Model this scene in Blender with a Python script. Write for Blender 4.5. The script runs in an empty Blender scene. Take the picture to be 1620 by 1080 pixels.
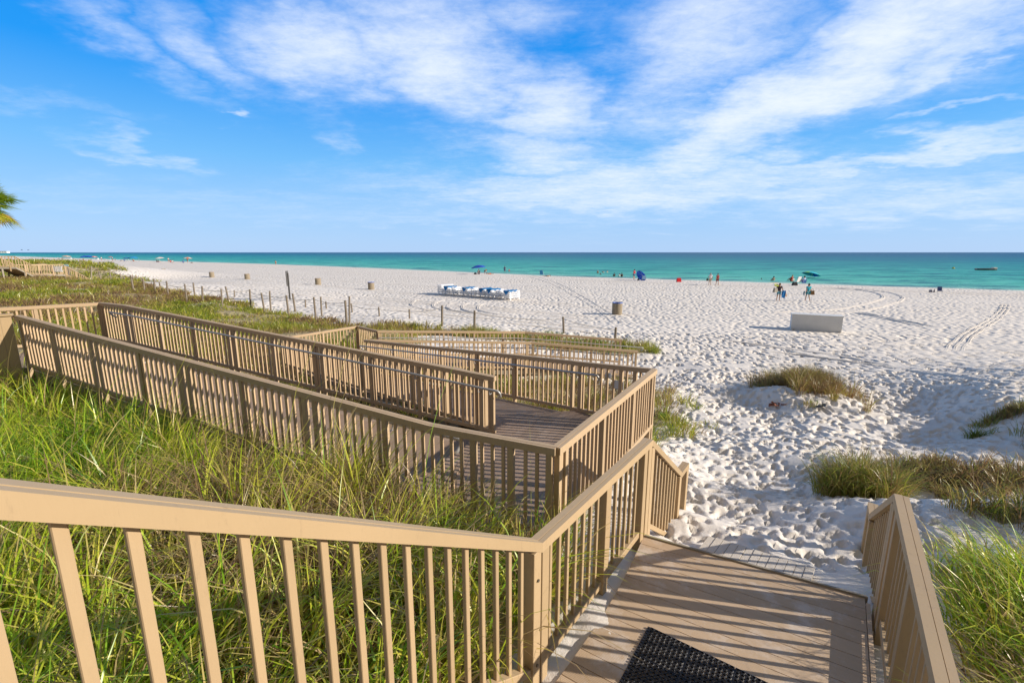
import bpy, bmesh, math, random
import numpy as np
from mathutils import Vector, Matrix
random.seed(7); RNG = np.random.default_rng(11)
S = bpy.context.scene
COL = S.collection
R = math.radians

# ------------------------------------------------------------------ camera
ZC = 4.7; F = 720.0; TH = math.atan(141/720.0)
cam_d = bpy.data.cameras.new('camera'); cam = bpy.data.objects.new('camera', cam_d); COL.objects.link(cam)
cam.location = (0, 0, ZC); cam.rotation_euler = (math.pi/2 - TH, 0, 0)
cam_d.sensor_width = 36; cam_d.lens = 36*F/1620; cam_d.clip_start = .05; cam_d.clip_end = 30000
S.camera = cam
# ------------------------------------------------------------------ sun
SUN_EL = R(22); SUN_DIR = Vector((math.cos(R(-11))*math.cos(SUN_EL), math.sin(R(-11))*math.cos(SUN_EL), math.sin(SUN_EL)))
sd = bpy.data.lights.new('sun', 'SUN'); sd.energy = 5.0; sd.angle = R(.5); sd.color = (1, .91, .80)
sun = bpy.data.objects.new('sun', sd); COL.objects.link(sun)
sun.rotation_euler = SUN_DIR.to_track_quat('Z', 'Y').to_euler()
S.view_settings.view_transform = 'Standard'; S.view_settings.look = 'None'
S.view_settings.gamma = 1; S.view_settings.exposure = 0.47
S.render.resolution_x = 1024; S.render.resolution_y = 682
S.render.engine = 'CYCLES'
S.cycles.max_bounces = 6; S.cycles.transparent_max_bounces = 6

# ------------------------------------------------------------------ node helpers
class NT:
    def __init__(s, tree): s.t = tree; s.n = tree.nodes; s.l = tree.links
    def new(s, kind, **kw):
        n = s.n.new(kind)
        for k, v in kw.items(): setattr(n, k, v)
        return n
    def put(s, sock, v):
        if isinstance(v, bpy.types.NodeSocket): s.l.new(v, sock)
        elif isinstance(v, (tuple, list)) and len(v) == 3 and sock.type == 'RGBA': sock.default_value = (*v, 1)
        else: sock.default_value = v
    def m(s, op, a, b=0.0, c=0.0, clamp=False):
        n = s.new('ShaderNodeMath', operation=op, use_clamp=clamp)
        s.put(n.inputs[0], a); s.put(n.inputs[1], b); s.put(n.inputs[2], c); return n.outputs[0]
    def noise(s, vec, scale, detail=4, rough=.55, dist=0):
        n = s.new('ShaderNodeTexNoise'); s.put(n.inputs['Vector'], vec)
        n.inputs['Scale'].default_value = scale; n.inputs['Detail'].default_value = detail
        n.inputs['Roughness'].default_value = rough; n.inputs['Distortion'].default_value = dist
        return n.outputs['Fac']
    def mapping(s, vec, scale=(1, 1, 1), rot=(0, 0, 0), loc=(0, 0, 0)):
        n = s.new('ShaderNodeMapping'); s.put(n.inputs[0], vec)
        n.inputs['Scale'].default_value = scale; n.inputs['Rotation'].default_value = rot; n.inputs['Location'].default_value = loc
        return n.outputs[0]
    def ramp(s, fac, stops, interp='LINEAR'):
        n = s.new('ShaderNodeValToRGB'); s.put(n.inputs[0], fac); cr = n.color_ramp; cr.interpolation = interp
        while len(cr.elements) < len(stops): cr.elements.new(.5)
        for e, (p, c) in zip(cr.elements, stops):
            e.position = p; e.color = (*c, 1) if isinstance(c, (tuple, list)) else (c, c, c, 1)
        return n.outputs[0]
    def mix(s, fac, a, b, mode='MIX'):
        n = s.new('ShaderNodeMix', data_type='RGBA', blend_type=mode)
        s.put(n.inputs[0], fac); s.put(n.inputs[6], a); s.put(n.inputs[7], b); return n.outputs[2]
    def sstep(s, x, e0, e1):
        n = s.new('ShaderNodeMapRange', interpolation_type='SMOOTHSTEP'); s.put(n.inputs[0], x)
        n.inputs[1].default_value = e0; n.inputs[2].default_value = e1
        n.inputs[3].default_value = 0; n.inputs[4].default_value = 1; return n.outputs[0]
    def bump(s, h, strength=.5, dist=.02, normal=None):
        n = s.new('ShaderNodeBump'); s.put(n.inputs['Height'], h)
        n.inputs['Strength'].default_value = strength; n.inputs['Distance'].default_value = dist
        if normal: s.put(n.inputs['Normal'], normal)
        return n.outputs[0]

def mat(name):
    m = bpy.data.materials.new(name); m.use_nodes = True; t = NT(m.node_tree)
    b = m.node_tree.nodes['Principled BSDF']
    return m, t, b
def simple(name, col, rough=.6, metal=0, var=.12, scale=6.0, bump=.0):
    m, t, b = mat(name)
    co = t.new('ShaderNodeTexCoord').outputs['Object']
    n = t.noise(co, scale, 4)
    c = t.mix(n, tuple(x*(1-var) for x in col), tuple(min(1, x*(1+var)) for x in col))
    t.put(b.inputs['Base Color'], c); b.inputs['Roughness'].default_value = rough; b.inputs['Metallic'].default_value = metal
    if bump: t.put(b.inputs['Normal'], t.bump(t.noise(co, scale*6, 3), bump, .01))
    return m

# ------------------------------------------------------------------ pixel <-> ray, only to read places off the photograph
def ray(px, py):
    u = px-810; v = py-540
    return Vector((u, F*math.cos(TH)-v*math.sin(TH), -(v*math.cos(TH)+F*math.sin(TH))))
def at_z(px, py, z):
    r = ray(px, py); k = (z-ZC)/r.z; return Vector((r.x*k, r.y*k, z))
def az_el(px, py):
    r = ray(px, py); return math.atan2(r.x, r.y), math.atan2(r.z, math.hypot(r.x, r.y))

# ------------------------------------------------------------------ sky
W = bpy.data.worlds.new('World'); S.world = W; W.use_nodes = True
t = NT(W.node_tree); t.n.clear()
sky = t.new('ShaderNodeTexSky', sky_type='NISHITA'); sky.sun_disc = False
sky.sun_elevation = SUN_EL; sky.sun_rotation = math.atan2(SUN_DIR.x, SUN_DIR.y); sky.air_density = 1.0; sky.dust_density = .35; sky.ozone_density = 2.2
d = t.new('ShaderNodeTexCoord').outputs['Generated']
sep = t.new('ShaderNodeSeparateXYZ'); t.put(sep.inputs[0], d)
dx, dy, dz = sep.outputs
az = t.m('ARCTAN2', dx, dy); el = t.m('ARCSINE', dz)
zz = t.m('ADD', t.m('MAXIMUM', dz, 0.0), .12)
comb = t.new('ShaderNodeCombineXYZ'); t.put(comb.inputs[0], t.m('DIVIDE', dx, zz)); t.put(comb.inputs[1], t.m('DIVIDE', dy, zz))
pl = comb.outputs[0]
def blob(px, py, w, h, rot, amp):
    a0, e0 = az_el(px, py)
    a = t.m('SUBTRACT', az, a0); e = t.m('SUBTRACT', el, e0); c, s_ = math.cos(R(rot)), math.sin(R(rot))
    u = t.m('DIVIDE', t.m('ADD', t.m('MULTIPLY', a, c), t.m('MULTIPLY', e, s_)), w)
    v = t.m('DIVIDE', t.m('SUBTRACT', t.m('MULTIPLY', e, c), t.m('MULTIPLY', a, s_)), h)
    r2 = t.m('ADD', t.m('MULTIPLY', u, u), t.m('MULTIPLY', v, v))
    return t.m('MULTIPLY', t.m('EXPONENT', t.m('MULTIPLY', r2, -1.0)), amp)
EXTRA_BLOBS = [  # px, py, half width, half height (radians), tilt, amount
    (510, 85, .17, .085, -4, .85), (690, 80, .22, .12, -12, .95), (860, 160, .17, .085, -22, .85), (820, 20, .22, .06, 0, .6), (170, 45, .22, .035, -26, .55), (320, 75, .16, .05, -20, .6),
    (1290, 130, .42, .085, 27, 1.0), (1120, 60, .26, .14, 10, .74), (1470, 45, .30, .10, 10, .85), (1130, 225, .20, .055, 20, .75), (1480, 108, .26, .025, 13, .75),
    (1350, 255, .44, .026, 4, .72), (860, 240, .24, .06, -8, .72), (1000, 300, .65, .065, 0, .74), (1480, 315, .40, .045, 0, .58), (1050, 180, .3, .08, 0, .6), (760, 290, .26, .03, -4, .42), (220, 245, .11, .018, -14, .5), (360, 180, .028, .010, 0, .62),
    (60, 165, .13, .022, -8, .42), (520, 215, .04, .055, 40, .45), (400, 325, .45, .04, 0, .36), (1545, 160, .09, .010, 8, .55), (80, 310, .2, .012, 0, .3), (800, 345, .7, .03, 0, .42)]
wq = t.noise(t.mapping(pl, (1.5, 1.5, 1)), 1.2, 5, .6); wr = t.noise(t.mapping(pl, (1.5, 1.5, 1), (0, 0, 0), (5, 9, 2)), 1.2, 5, .6)
az = t.m('ADD', az, t.m('MULTIPLY', t.m('SUBTRACT', wq, .5), .34)); el = t.m('ADD', el, t.m('MULTIPLY', t.m('SUBTRACT', wr, .5), .15))
mask = None
for b_ in EXTRA_BLOBS:
    q = blob(*b_); mask = q if mask is None else t.m('MAXIMUM', mask, q)
n1 = t.noise(t.mapping(pl, (1, 1.3, 1), (0, 0, R(-35))), 1.7, 9, .62, .4)
n2 = t.noise(t.mapping(pl, (1.0, 2.8, 1), (0, 0, R(-62)), (3, 1, 0)), 2.2, 10, .68, .7)
n3 = t.noise(t.mapping(pl, (6, 7, 1), (0, 0, R(20)), (7, 2, 0)), 2.6, 6, .7, .3)
nz = t.m('ADD', t.m('ADD', t.m('MULTIPLY', n1, .40), t.m('MULTIPLY', n2, .32)), t.m('MULTIPLY', n3, .28))
dens = t.sstep(t.m('ADD', mask, t.m('MULTIPLY', t.m('SUBTRACT', nz, .5), 1.5)), .05, 1.22)
dens = t.m('MULTIPLY', dens, t.m('MULTIPLY', mask, 1.7, clamp=True))
hsv = t.new('ShaderNodeHueSaturation'); hsv.inputs['Hue'].default_value = .497; hsv.inputs['Saturation'].default_value = 1.42; hsv.inputs['Value'].default_value = 1.12
t.put(hsv.inputs['Color'], sky.outputs[0])
grad = t.ramp(dz, [(0, (.250, .375, .565)), (.07, (.205, .355, .57)), (.17, (.105, .300, .565)), (.30, (.010, .190, .55)), (.50, (.000, .145, .50)), (1, (.00, .15, .42))])
gm = t.new('ShaderNodeVectorMath', operation='SCALE'); t.put(gm.inputs[0], grad); gm.inputs['Scale'].default_value = 10.0
skyc = t.mix(.94, hsv.outputs[0], gm.outputs[0])
skyc = t.mix(t.m('MULTIPLY', dens, .95), skyc, (5.3, 5.7, 6.3))
fill_cloud_n = t.sstep(t.noise(pl, .8, 6, .6), .30, .55)
bank = t.m('MAXIMUM', t.sstep(dy, .12, -.30), t.sstep(dz, .62, .82))       # unseen cloud added overhead and behind the camera, for neutral fill light
skyc = t.mix(t.m('MULTIPLY', bank, t.m('ADD', .55, t.m('MULTIPLY', fill_cloud_n, .45))), skyc, (1.45, 1.4, 1.35))
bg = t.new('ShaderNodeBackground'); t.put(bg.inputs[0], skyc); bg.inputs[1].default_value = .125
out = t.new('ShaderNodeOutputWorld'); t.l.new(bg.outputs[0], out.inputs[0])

# ------------------------------------------------------------------ object helpers
def tag(o, label=None, cat=None, group=None, kind=None):
    if label: o['label'] = label
    if cat: o['category'] = cat
    if group: o['group'] = group
    if kind: o['kind'] = kind
    return o
def empty(name, loc=(0, 0, 0), rz=0, label=None, cat=None, group=None):
    o = bpy.data.objects.new(name, None); COL.objects.link(o); o.location = loc; o.rotation_euler = (0, 0, rz)
    o.empty_display_size = .2
    return tag(o, label, cat, group)
def obj(name, me, m=None, parent=None, loc=None, rot=None):
    if isinstance(me, bmesh.types.BMesh):
        bm = me; me = bpy.data.meshes.new(name); bmesh.ops.recalc_face_normals(bm, faces=bm.faces); bm.to_mesh(me); bm.free()
    o = bpy.data.objects.new(name, me); COL.objects.link(o)
    if m:
        if not me.materials:
            for q in (m if isinstance(m, (list, tuple)) else [m]): me.materials.append(q)
    if parent: o.parent = parent
    if loc is not None: o.location = loc
    if rot is not None: o.rotation_euler = rot
    return o
def copy_tree(o, parent=None):
    c = o.copy(); COL.objects.link(c)
    if parent: c.parent = parent
    for ch in o.children: copy_tree(ch, c)
    return c
def box(bm, c, s, rz=0, rx=0, ry=0):
    mtx = Matrix.Translation(c) @ Matrix.Rotation(rz, 4, 'Z') @ Matrix.Rotation(ry, 4, 'Y') @ Matrix.Rotation(rx, 4, 'X') @ Matrix.Diagonal((*s, 1))
    return bmesh.ops.create_cube(bm, size=1, matrix=mtx)['verts']
def beam(bm, p0, p1, w, h, off=0.0, up=0.0):
    p0 = Vector(p0); p1 = Vector(p1); d_ = (p1-p0); lat = Vector((d_.y, -d_.x, 0)).normalized()
    vs = []
    for p in (p0, p1):
        for a, b in ((-.5, -.5), (.5, -.5), (.5, .5), (-.5, .5)):
            vs.append(bm.verts.new(p+lat*(a*w+off)+Vector((0, 0, b*h+up))))
    for f in ((0, 1, 2, 3), (7, 6, 5, 4), (0, 4, 5, 1), (1, 5, 6, 2), (2, 6, 7, 3), (3, 7, 4, 0)): bm.faces.new([vs[i] for i in f])
def tube(bm, pts, r, seg=8, close=True):
    pts = [Vector(p) for p in pts]; rings = []
    rr = r if isinstance(r, (list, tuple)) else [r]*len(pts)
    for i, p in enumerate(pts):
        d_ = (pts[min(i+1, len(pts)-1)]-pts[max(i-1, 0)]).normalized()
        a = d_.orthogonal().normalized() if i == 0 else (a-d_*a.dot(d_)).normalized()
        b = d_.cross(a)
        rings.append([bm.verts.new(p+(a*math.cos(k*2*math.pi/seg)+b*math.sin(k*2*math.pi/seg))*rr[i]) for k in range(seg)])
    for i in range(len(rings)-1):
        for k in range(seg): bm.faces.new((rings[i][k], rings[i][(k+1) % seg], rings[i+1][(k+1) % seg], rings[i+1][k]))
    if close: bm.faces.new(rings[0]); bm.faces.new(list(reversed(rings[-1])))
def prism(bm, poly, z0, z1):
    a = [bm.verts.new((x, y, z0)) for x, y in poly]; b = [bm.verts.new((x, y, z1)) for x, y in poly]; n = len(poly)
    bm.faces.new(list(reversed(a))); bm.faces.new(b)
    for i in range(n): bm.faces.new((a[i], a[(i+1) % n], b[(i+1) % n], b[i]))
def bevel(bm, w=.004, seg=1):
    bmesh.ops.bevel(bm, geom=bm.edges[:], offset=w, segments=seg, affect='EDGES', profile=.7)
def bmn(): return bmesh.new()

# ------------------------------------------------------------------ terrain
SA = np.array([-.834, .552]); SN = np.array([.552, .834])          # along the shore, out to sea
A_PTS = [-400, -24, 52, 124, 202, 333, 593, 1500, 6000]; N_PTS = [93, 93, 92.2, 104, 113, 117, 130, 190, 500]
def shore_n(a): return np.interp(a, A_PTS, N_PTS)
WATER = -.6
CP = np.array([
 (.17,2.75,1.67,.6),(.35,2.7,1.70,.4),(.75,3.3,1.70,.4),(.5,3.3,1.66,.5),(1.1,3.85,1.68,.4),(.7,3.4,1.67,.5),(1.4,4.3,1.60,.8),(3.1,3.4,1.58,1),(2,3,1.58,1),(2,0,1.7,2),(-1,2,1.68,1.2),(-2.2,4,1.72,1.2),(-4,3,1.85,1.5),(-4,6,1.7,1.5),(-1.6,5.2,1.62,1.2),(-8,6,1.75,2),(-12,9,2.05,2),(-6,8,1.7,1.5),
 (-9,3,1.95,2),(-3,0,2.0,2),(1,6,1.25,1.2),(2.4,7.5,.95,1),(-2,8,1.25,1.5),(2.2,5.3,1.25,.9),(2.9,4.5,1.40,.7),(3.7,4.6,1.3,.8),(3,6.2,.95,1),(4.3,8,.55,1.3),(5,12,.25,2),(3,12,.3,2),(0,12,.5,2),(-3,12,.7,2),
 (-7,17,.3,2),(-5,14,.5,2),(-7,11,1.2,1.5),(-9,13,1.2,1.5),(0,17,.12,2),(4.7,17.5,-.02,2),(-9,25,.7,2.5),(-24,34,1.15,3),(-30,36.5,1.5,3),(5.4,23.6,.15,2),(2.9,25,.2,2),(-4,26,.35,2),(-14,32,.6,2.5),(-24,39,.7,3),(-12,29,.5,2),
 (-15,15,1.7,2.5),(-20,20,1.55,3),(-30,25,1.9,4),(-12,20,.9,2.5),(-20,12,2.1,3),(-40,32,2.0,4),(-40,42,1.9,4),(-50,48,1.9,5),(-55,40,2.3,5),
 (-77,79,3.0,5),(-66,70,1.4,3),(-54,72,.2,4),(-52,60,.3,3),(-80,105,.05,5),(-70,74,2.5,4),(-95,95,2.9,8),(-70,70,2.4,5),(-90,76,3.2,9),(-120,90,3.2,12),(-56,66,.6,5),(-200,140,3.0,25),(-80,92,.4,6),(-44,52,.9,4),
 (6.2,6.6,1.0,.9),(7.6,6.6,1.2,1),(4.4,3,1.85,1),(5.2,4.5,1.7,1),(6.5,4,2.05,1.3),(3.9,3.9,1.5,.5),(9,5,1.7,1.5),(10,8.2,.75,1),(9.5,10.5,.35,1.2),(13.5,8.6,1.9,1.4),(16,7,2.3,2),(12.5,6,1.9,1.5),(14,11,1.1,1.2),(8,8.8,.55,1),(8.6,13.2,.62,.8),(9.4,13.4,.55,.7),(8.9,15.6,.12,1.2),(6.8,13,.15,1),(11.2,13.4,.15,1.2),(20,10,1.6,3),
 (12,20,.05,4),(20,25,0,5),(30,20,.1,6),(5,35,0,5),(25,12,.6,3),(-10,45,.1,5),(-3,35,.12,3)])
def base_z(x, y):
    a = x*SA[0]+y*SA[1]; n = x*SN[0]+y*SN[1]; dd = shore_n(a)-n
    return np.interp(dd, [-400, -60, 0, 6, 12, 25, 70], [-8, -3.2, WATER, -.25, -.08, .02, .08])
CPR = CP[:, 2]-base_z(CP[:, 0], CP[:, 1])
def terrain(x, y):
    x = np.asarray(x, float); y = np.asarray(y, float); shp = x.shape; x = x.ravel(); y = y.ravel()
    num = np.zeros_like(x); den = np.full_like(x, 1e-6)
    a = x*SA[0]+y*SA[1]; n = x*SN[0]+y*SN[1]; dd = shore_n(a)-n
    bgw = np.interp(dd, [20, 40, 60, 75], [.03, .004, .0008, .0003])
    den = den+bgw
    for (cx, cy, _, s), r in zip(CP, CPR):
        w = 1/((x-cx)**2+(y-cy)**2+(.55*s)**2)**2*s*s
        num += w*r; den += w
    return (base_z(x, y)+num/den).reshape(shp)
def tz(x, y): return float(terrain(np.array([x]), np.array([y]))[0])
def at_g(px, py):
    z = 0.0
    for _ in range(12): p = at_z(px, py, z); z = .5*z+.5*tz(p.x, p.y)
    p = at_z(px, py, z); p.z = tz(p.x, p.y); return p

def vnoise(x, y, s, seed):   # smooth value noise
    x = x*s+seed*17.3; y = y*s+seed*9.1
    xi = np.floor(x).astype(int); yi = np.floor(y).astype(int); fx = x-xi; fy = y-yi
    fx = fx*fx*(3-2*fx); fy = fy*fy*(3-2*fy)
    def h(i, j):
        v = (i*374761393+j*668265263+seed*1442695) & 0xffffffff; v = ((v ^ (v >> 13))*1274126177) & 0xffffffff
        return ((v ^ (v >> 16)) & 0xffff)/65535.0
    return (h(xi, yi)*(1-fx)+h(xi+1, yi)*fx)*(1-fy)+(h(xi, yi+1)*(1-fx)+h(xi+1, yi+1)*fx)*fy
def sst(x, a, b): k = np.clip((x-a)/(b-a), 0, 1); return k*k*(3-2*k)

SU = Vector((math.sin(R(35.5)), math.cos(R(35.5)), 0)); SV = Vector((math.cos(R(35.5)), -math.sin(R(35.5)), 0))   # down the stairs / across them
def veg(x, y):
    """how much of the ground is grown over, 0..1"""
    a = x*SA[0]+y*SA[1]; n = x*SN[0]+y*SN[1]
    v = x*SV.x+y*SV.y; s = x*SU.x+y*SU.y
    # foreground dune left of the stairs, this side of the long ramp
    lineB = (x-.445)*.406+(y-4.286)*.914
    fore = sst(-v, 1.62, 1.8)*sst(-lineB, -.1, .2)*sst(x, -16, -14)
    w = (vnoise(x, y, .5, 3)-.5)*3
    field = sst(a, 13, 19)*sst(-(n+w*.9), -17.5, -15.5)*sst(lineB, .3, 1.2)*sst(-a, -110, -80)
    field = field*sst(vnoise(x, y, .33, 5)*.6+vnoise(x, y, 1.1, 6)*.4, .20, .30)
    far = sst(a, 76, 84)*sst(-(n+w*1.5), -30, -26)*(.75+.25*vnoise(x, y, .15, 3))
    between = sst(lineB, .2, .6)*sst(-n, -13, -11.5)*sst(a, 1.5, 4)*sst(-a, -20, -16)*sst(vnoise(x, y, .6, 8), .15, .32)
    strip = np.exp(-((n-(20.5-.25*(a-9)))/1.1)**2)*sst(a, 5.0, 7.0)*sst(-a, -21, -19)*sst(vnoise(x, y, .45, 9), .12, .30)*1.6
    right = sst(v, .95, 1.3)*sst(-s, -8.3, -6.9)*sst(-n, -9.6, -8.2)*sst(vnoise(x, y, .7, 12)+.25*sst(-s, -7, -5), .22, .42)
    right = right*sst(-((x-5.2)*.2+(y-5.2)), -.6, .4)
    rr = np.exp(-(((x-13.2)/1.8)**2+((y-8.4)/1.3)**2))*1.2
    be2 = np.exp(-(((x-1.6)/2.4)**2+((y-11.2)/1.9)**2))*1.3+np.exp(-(((x-1.6)/3.0)**2+((y-13.8)/1.6)**2))*1.2
    return np.clip(np.maximum.reduce([be2, fore, field, far, between, np.clip(strip, 0, 1), right, rr]), 0, 1)

def axis(lo, hi, step, g, end_lo, end_hi):
    c = list(np.arange(lo, hi, step)); st = step; x = c[-1]
    while x < end_hi: st = min(st*g, 400); x += st; c.append(x)
    st = step; x = lo; pre = []
    while x > end_lo: st = min(st*g, 400); x -= st; pre.append(x)
    return np.array(pre[::-1]+c)
gx = axis(1.0, 15.0, .04, 1.022, -6500, 3500)
gy = axis(4.2, 14.0, .04, 1.0115, -60, 120); gy = gy[gy > -60]
st = gy[-1]-gy[-2]; y_ = gy[-1]; ex = []
while y_ < 4500: st *= 1.06; y_ += st; ex.append(y_)
gy = np.concatenate([gy, ex])
X, Y = np.meshgrid(gx, gy)
Z = terrain(X, Y)
VEG = veg(X, Y)
aa = X*SA[0]+Y*SA[1]; nn = X*SN[0]+Y*SN[1]; dsh = shore_n(aa)-nn
near = np.exp(-np.maximum(np.hypot(X-8, Y-9)-11, 0)/10)
Z += near*((vnoise(X, Y, 1.1, 21)-.5)*.06+(vnoise(X, Y, 3.3, 22)-.5)*.018+(vnoise(X, Y, 8, 23)-.5)*.022)*(1-.5*VEG)
Z += sst(-X, -2, 10)*VEG*(vnoise(X, Y, .35, 31)-.5)*.5*sst(np.hypot(X, Y), 12, 20)
# footprints pressed into the near beach
def dents(N, x0, x1, y0, y1, dep, lo=.09, hi=.16):
    for _ in range(N):
        cx = random.uniform(x0, x1); cy = random.uniform(y0, y1)
        if cx*SU.x+cy*SU.y < 4.9 and cx*SV.x+cy*SV.y < .9: continue
        shd = random.random()
        th = random.gauss(R(58), .5) if random.random() < .75 else random.uniform(0, 3.14)
        L = random.uniform(hi*.9, hi*1.5); Wd = random.uniform(lo*.75, lo*1.2); dp = dep*random.uniform(.45, 1.25)
        i0, i1 = np.searchsorted(gx, (cx-2.2*L, cx+2.2*L)); j0, j1 = np.searchsorted(gy, (cy-2.2*L, cy+2.2*L))
        px_ = X[j0:j1, i0:i1]-cx; py_ = Y[j0:j1, i0:i1]-cy; c, s = math.cos(th), math.sin(th)
        r2 = ((px_*c+py_*s)/L)**2+((-px_*s+py_*c)/Wd)**2
        tilt = 1+.45*(px_*c+py_*s)/L
        PIT[j0:j1, i0:i1] = np.minimum(PIT[j0:j1, i0:i1], -dp*np.exp(-r2**2.6)*tilt)
        RIM[j0:j1, i0:i1] = np.maximum(RIM[j0:j1, i0:i1], .20*dp*np.exp(-(np.sqrt(r2)-1.4)**2/.10))
random.seed(5)
PIT = np.zeros_like(Z); RIM = np.zeros_like(Z)
dents(3700, 1.5, 19, 4.2, 17, .066, .050, .080)
dents(3900, -1.5, 24, 9, 26, .085, .075, .115)
dents(1300, 1.5, 9.5, 4.5, 10.5, .055, .042, .064)
Z += (PIT+RIM*(PIT > -.012))*(1-.85*VEG)
# keep the sand below the stair landing boards
def verts_grid(name, X, Y, Z, m):
    ny, nx = X.shape; me = bpy.data.meshes.new(name)
    co = np.stack([X, Y, Z], -1).reshape(-1, 3).astype(np.float32)
    i = np.arange(ny*nx).reshape(ny, nx); q = np.stack([i[:-1, :-1], i[:-1, 1:], i[1:, 1:], i[1:, :-1]], -1).reshape(-1, 4)
    me.vertices.add(len(co)); me.vertices.foreach_set('co', co.ravel())
    me.loops.add(q.size); me.loops.foreach_set('vertex_index', q.ravel().astype(np.int32))
    me.polygons.add(len(q)); me.polygons.foreach_set('loop_start', (np.arange(len(q))*4).astype(np.int32))
    me.polygons.foreach_set('use_smooth', np.ones(len(q), bool)); me.update(calc_edges=True)
    me.materials.append(m); return me
def attr(me, name, arr):
    at = me.attributes.new(name, 'FLOAT', 'POINT'); at.data.foreach_set('value', np.asarray(arr, np.float32).ravel())

# sand material
mS, t, b = mat('beach_sand')
geo = t.new('ShaderNodeNewGeometry'); P = geo.outputs['Position']
av = t.new('ShaderNodeAttribute', attribute_name='veg').outputs['Fac']
aw = t.new('ShaderNodeAttribute', attribute_name='wet').outputs['Fac']
an = t.new('ShaderNodeAttribute', attribute_name='near').outputs['Fac']
nA = t.noise(P, .35, 5); nB = t.noise(P, 9, 4); nC = t.noise(P, 260, 2)
c = t.mix(nA, (.68, .615, .54), (.735, .68, .61))
c = t.mix(t.m('MULTIPLY', nB, .35), c, (.58, .52, .45))
c = t.mix(t.m('MULTIPLY', nC, .25), c, (.77, .73, .67))
lit = t.mix(t.noise(P, 3.5, 6, .7), (.16, .14, .045), (.44, .33, .15))
vm = t.sstep(t.m('ADD', t.m('MULTIPLY', av, 1.0), t.m('MULTIPLY', t.m('SUBTRACT', t.noise(P, 1.6, 5, .7), .5), 1.3)), .45, .75)
vm = t.m('MULTIPLY', vm, t.sstep(av, .02, .2))
c = t.mix(t.m('MULTIPLY', vm, .85), c, lit)
c = t.mix(t.m('MULTIPLY', aw, .6), c, (.50, .43, .34))
t.put(b.inputs['Base Color'], c); b.inputs['Roughness'].default_value = .95; b.inputs['Specular IOR Level'].default_value = .1
# trodden sand beyond the reach of the mesh: dents, and tyre tracks as arcs and lines
vor = t.new('ShaderNodeTexVoronoi', feature='SMOOTH_F1'); t.put(vor.inputs['Vector'], t.mapping(P, (1, 1, 0), (0, 0, R(20)))); vor.inputs['Scale'].default_value = 2.5
vor.inputs['Smoothness'].default_value = .35
tread = t.sstep(vor.outputs['Distance'], .05, .55)
patch = t.sstep(t.noise(t.mapping(P, (.35, 1, 1), (0, 0, R(33))), .10, 3), .32, .55)
far_h = t.m('MULTIPLY', t.m('MULTIPLY', tread, t.m('SUBTRACT', 1.0, an)), t.m('ADD', .25, t.m('MULTIPLY', patch, .75)))
hsum = far_h
hsum = t.m('MULTIPLY', hsum, t.m('SUBTRACT', 1.0, aw))
nrm = t.bump(hsum, 1.0, .16)
nrm = t.bump(t.noise(P, 22, 5, .7), .45, .02, nrm)
nrm = t.bump(t.m('MULTIPLY', t.noise(P, 5, 4, .6), t.sstep(av, 0, .5)), .8, .12, nrm)
t.put(b.inputs['Normal'], nrm)
me = verts_grid('sand_ground', X, Y, Z, mS)
attr(me, 'veg', VEG); attr(me, 'wet', np.clip(sst(-dsh, -4.5, -1.5), 0, 1)); attr(me, 'near', np.clip(near*1.0, 0, 1))
g = obj('sand_ground', me); tag(g, kind='structure')

# tyre tracks: low ridges of pushed up sand
mT, t, b = mat('track_sand'); P = t.new('ShaderNodeNewGeometry').outputs['Position']
t.put(b.inputs['Base Color'], t.mix(t.noise(P, .35, 5), (.68, .615, .54), (.735, .68, .61))); b.inputs['Roughness'].default_value = .95; b.inputs['Specular IOR Level'].default_value = .1
t.put(b.inputs['Normal'], t.bump(t.noise(P, 14, 5, .7), .6, .03))
def track(pts, wid=.16, hgt=.045, gauge=1.5, n=2):
    """pts: ground points (x, y); one strip of ridge per wheel"""
    P_ = [np.array(p[:2], float) for p in pts]; fine = []
    for i in range(len(P_)-1):
        p0 = P_[max(i-1, 0)]; p1 = P_[i]; p2 = P_[i+1]; p3 = P_[min(i+2, len(P_)-1)]; m_ = max(2, int(np.linalg.norm(p2-p1)/.45))
        for k in range(m_):
            f = k/m_; fine.append(.5*((2*p1)+(-p0+p2)*f+(2*p0-5*p1+4*p2-p3)*f*f+(-p0+3*p1-3*p2+p3)*f**3))
    fine.append(P_[-1]); fine = np.array(fine); d_ = np.gradient(fine, axis=0); d_ /= np.linalg.norm(d_, axis=1)[:, None]; nrm_ = np.stack([-d_[:, 1], d_[:, 0]], 1)
    prof = [(-1.0, -.02), (-.45, hgt), (-.1, hgt*.15), (.1, hgt*.15), (.45, hgt*.9), (1.0, -.02)]
    for w_ in range(n):
        o_ = (w_-(n-1)/2)*gauge; vv = []
        jit = (vnoise(fine[:, 0], fine[:, 1], .9, 40+w_)-.5)*.12
        for (u, h_) in prof:
            q = fine+nrm_*(o_+u*wid+jit)[:, None] if hasattr(jit, 'shape') else fine
            fade = np.minimum(1, np.minimum(np.arange(len(fine)), np.arange(len(fine))[::-1])/6.0)
            z = terrain(q[:, 0], q[:, 1])+(h_+.02)*fade*(.6+.8*vnoise(q[:, 0], q[:, 1], 1.3, 50))-.02+.006; vv.append(np.stack([q[:, 0], q[:, 1], z], 1))
        A3 = np.stack(vv, 1); me = verts_grid('tyre_track', A3[..., 0], A3[..., 1], A3[..., 2], mT); tag(obj('tyre_track', me), kind='structure')
def pxs(*l): return [tuple(at_g(x_, y_))[:2] for x_, y_ in l]
def shoreline(px_, py_, lo, hi, bend=0.0):
    p = at_g(px_, py_); return [(p.x+SA[0]*q+SN[0]*bend*q*q, p.y+SA[1]*q+SN[1]*bend*q*q) for q in np.linspace(lo, hi, 9)]
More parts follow.
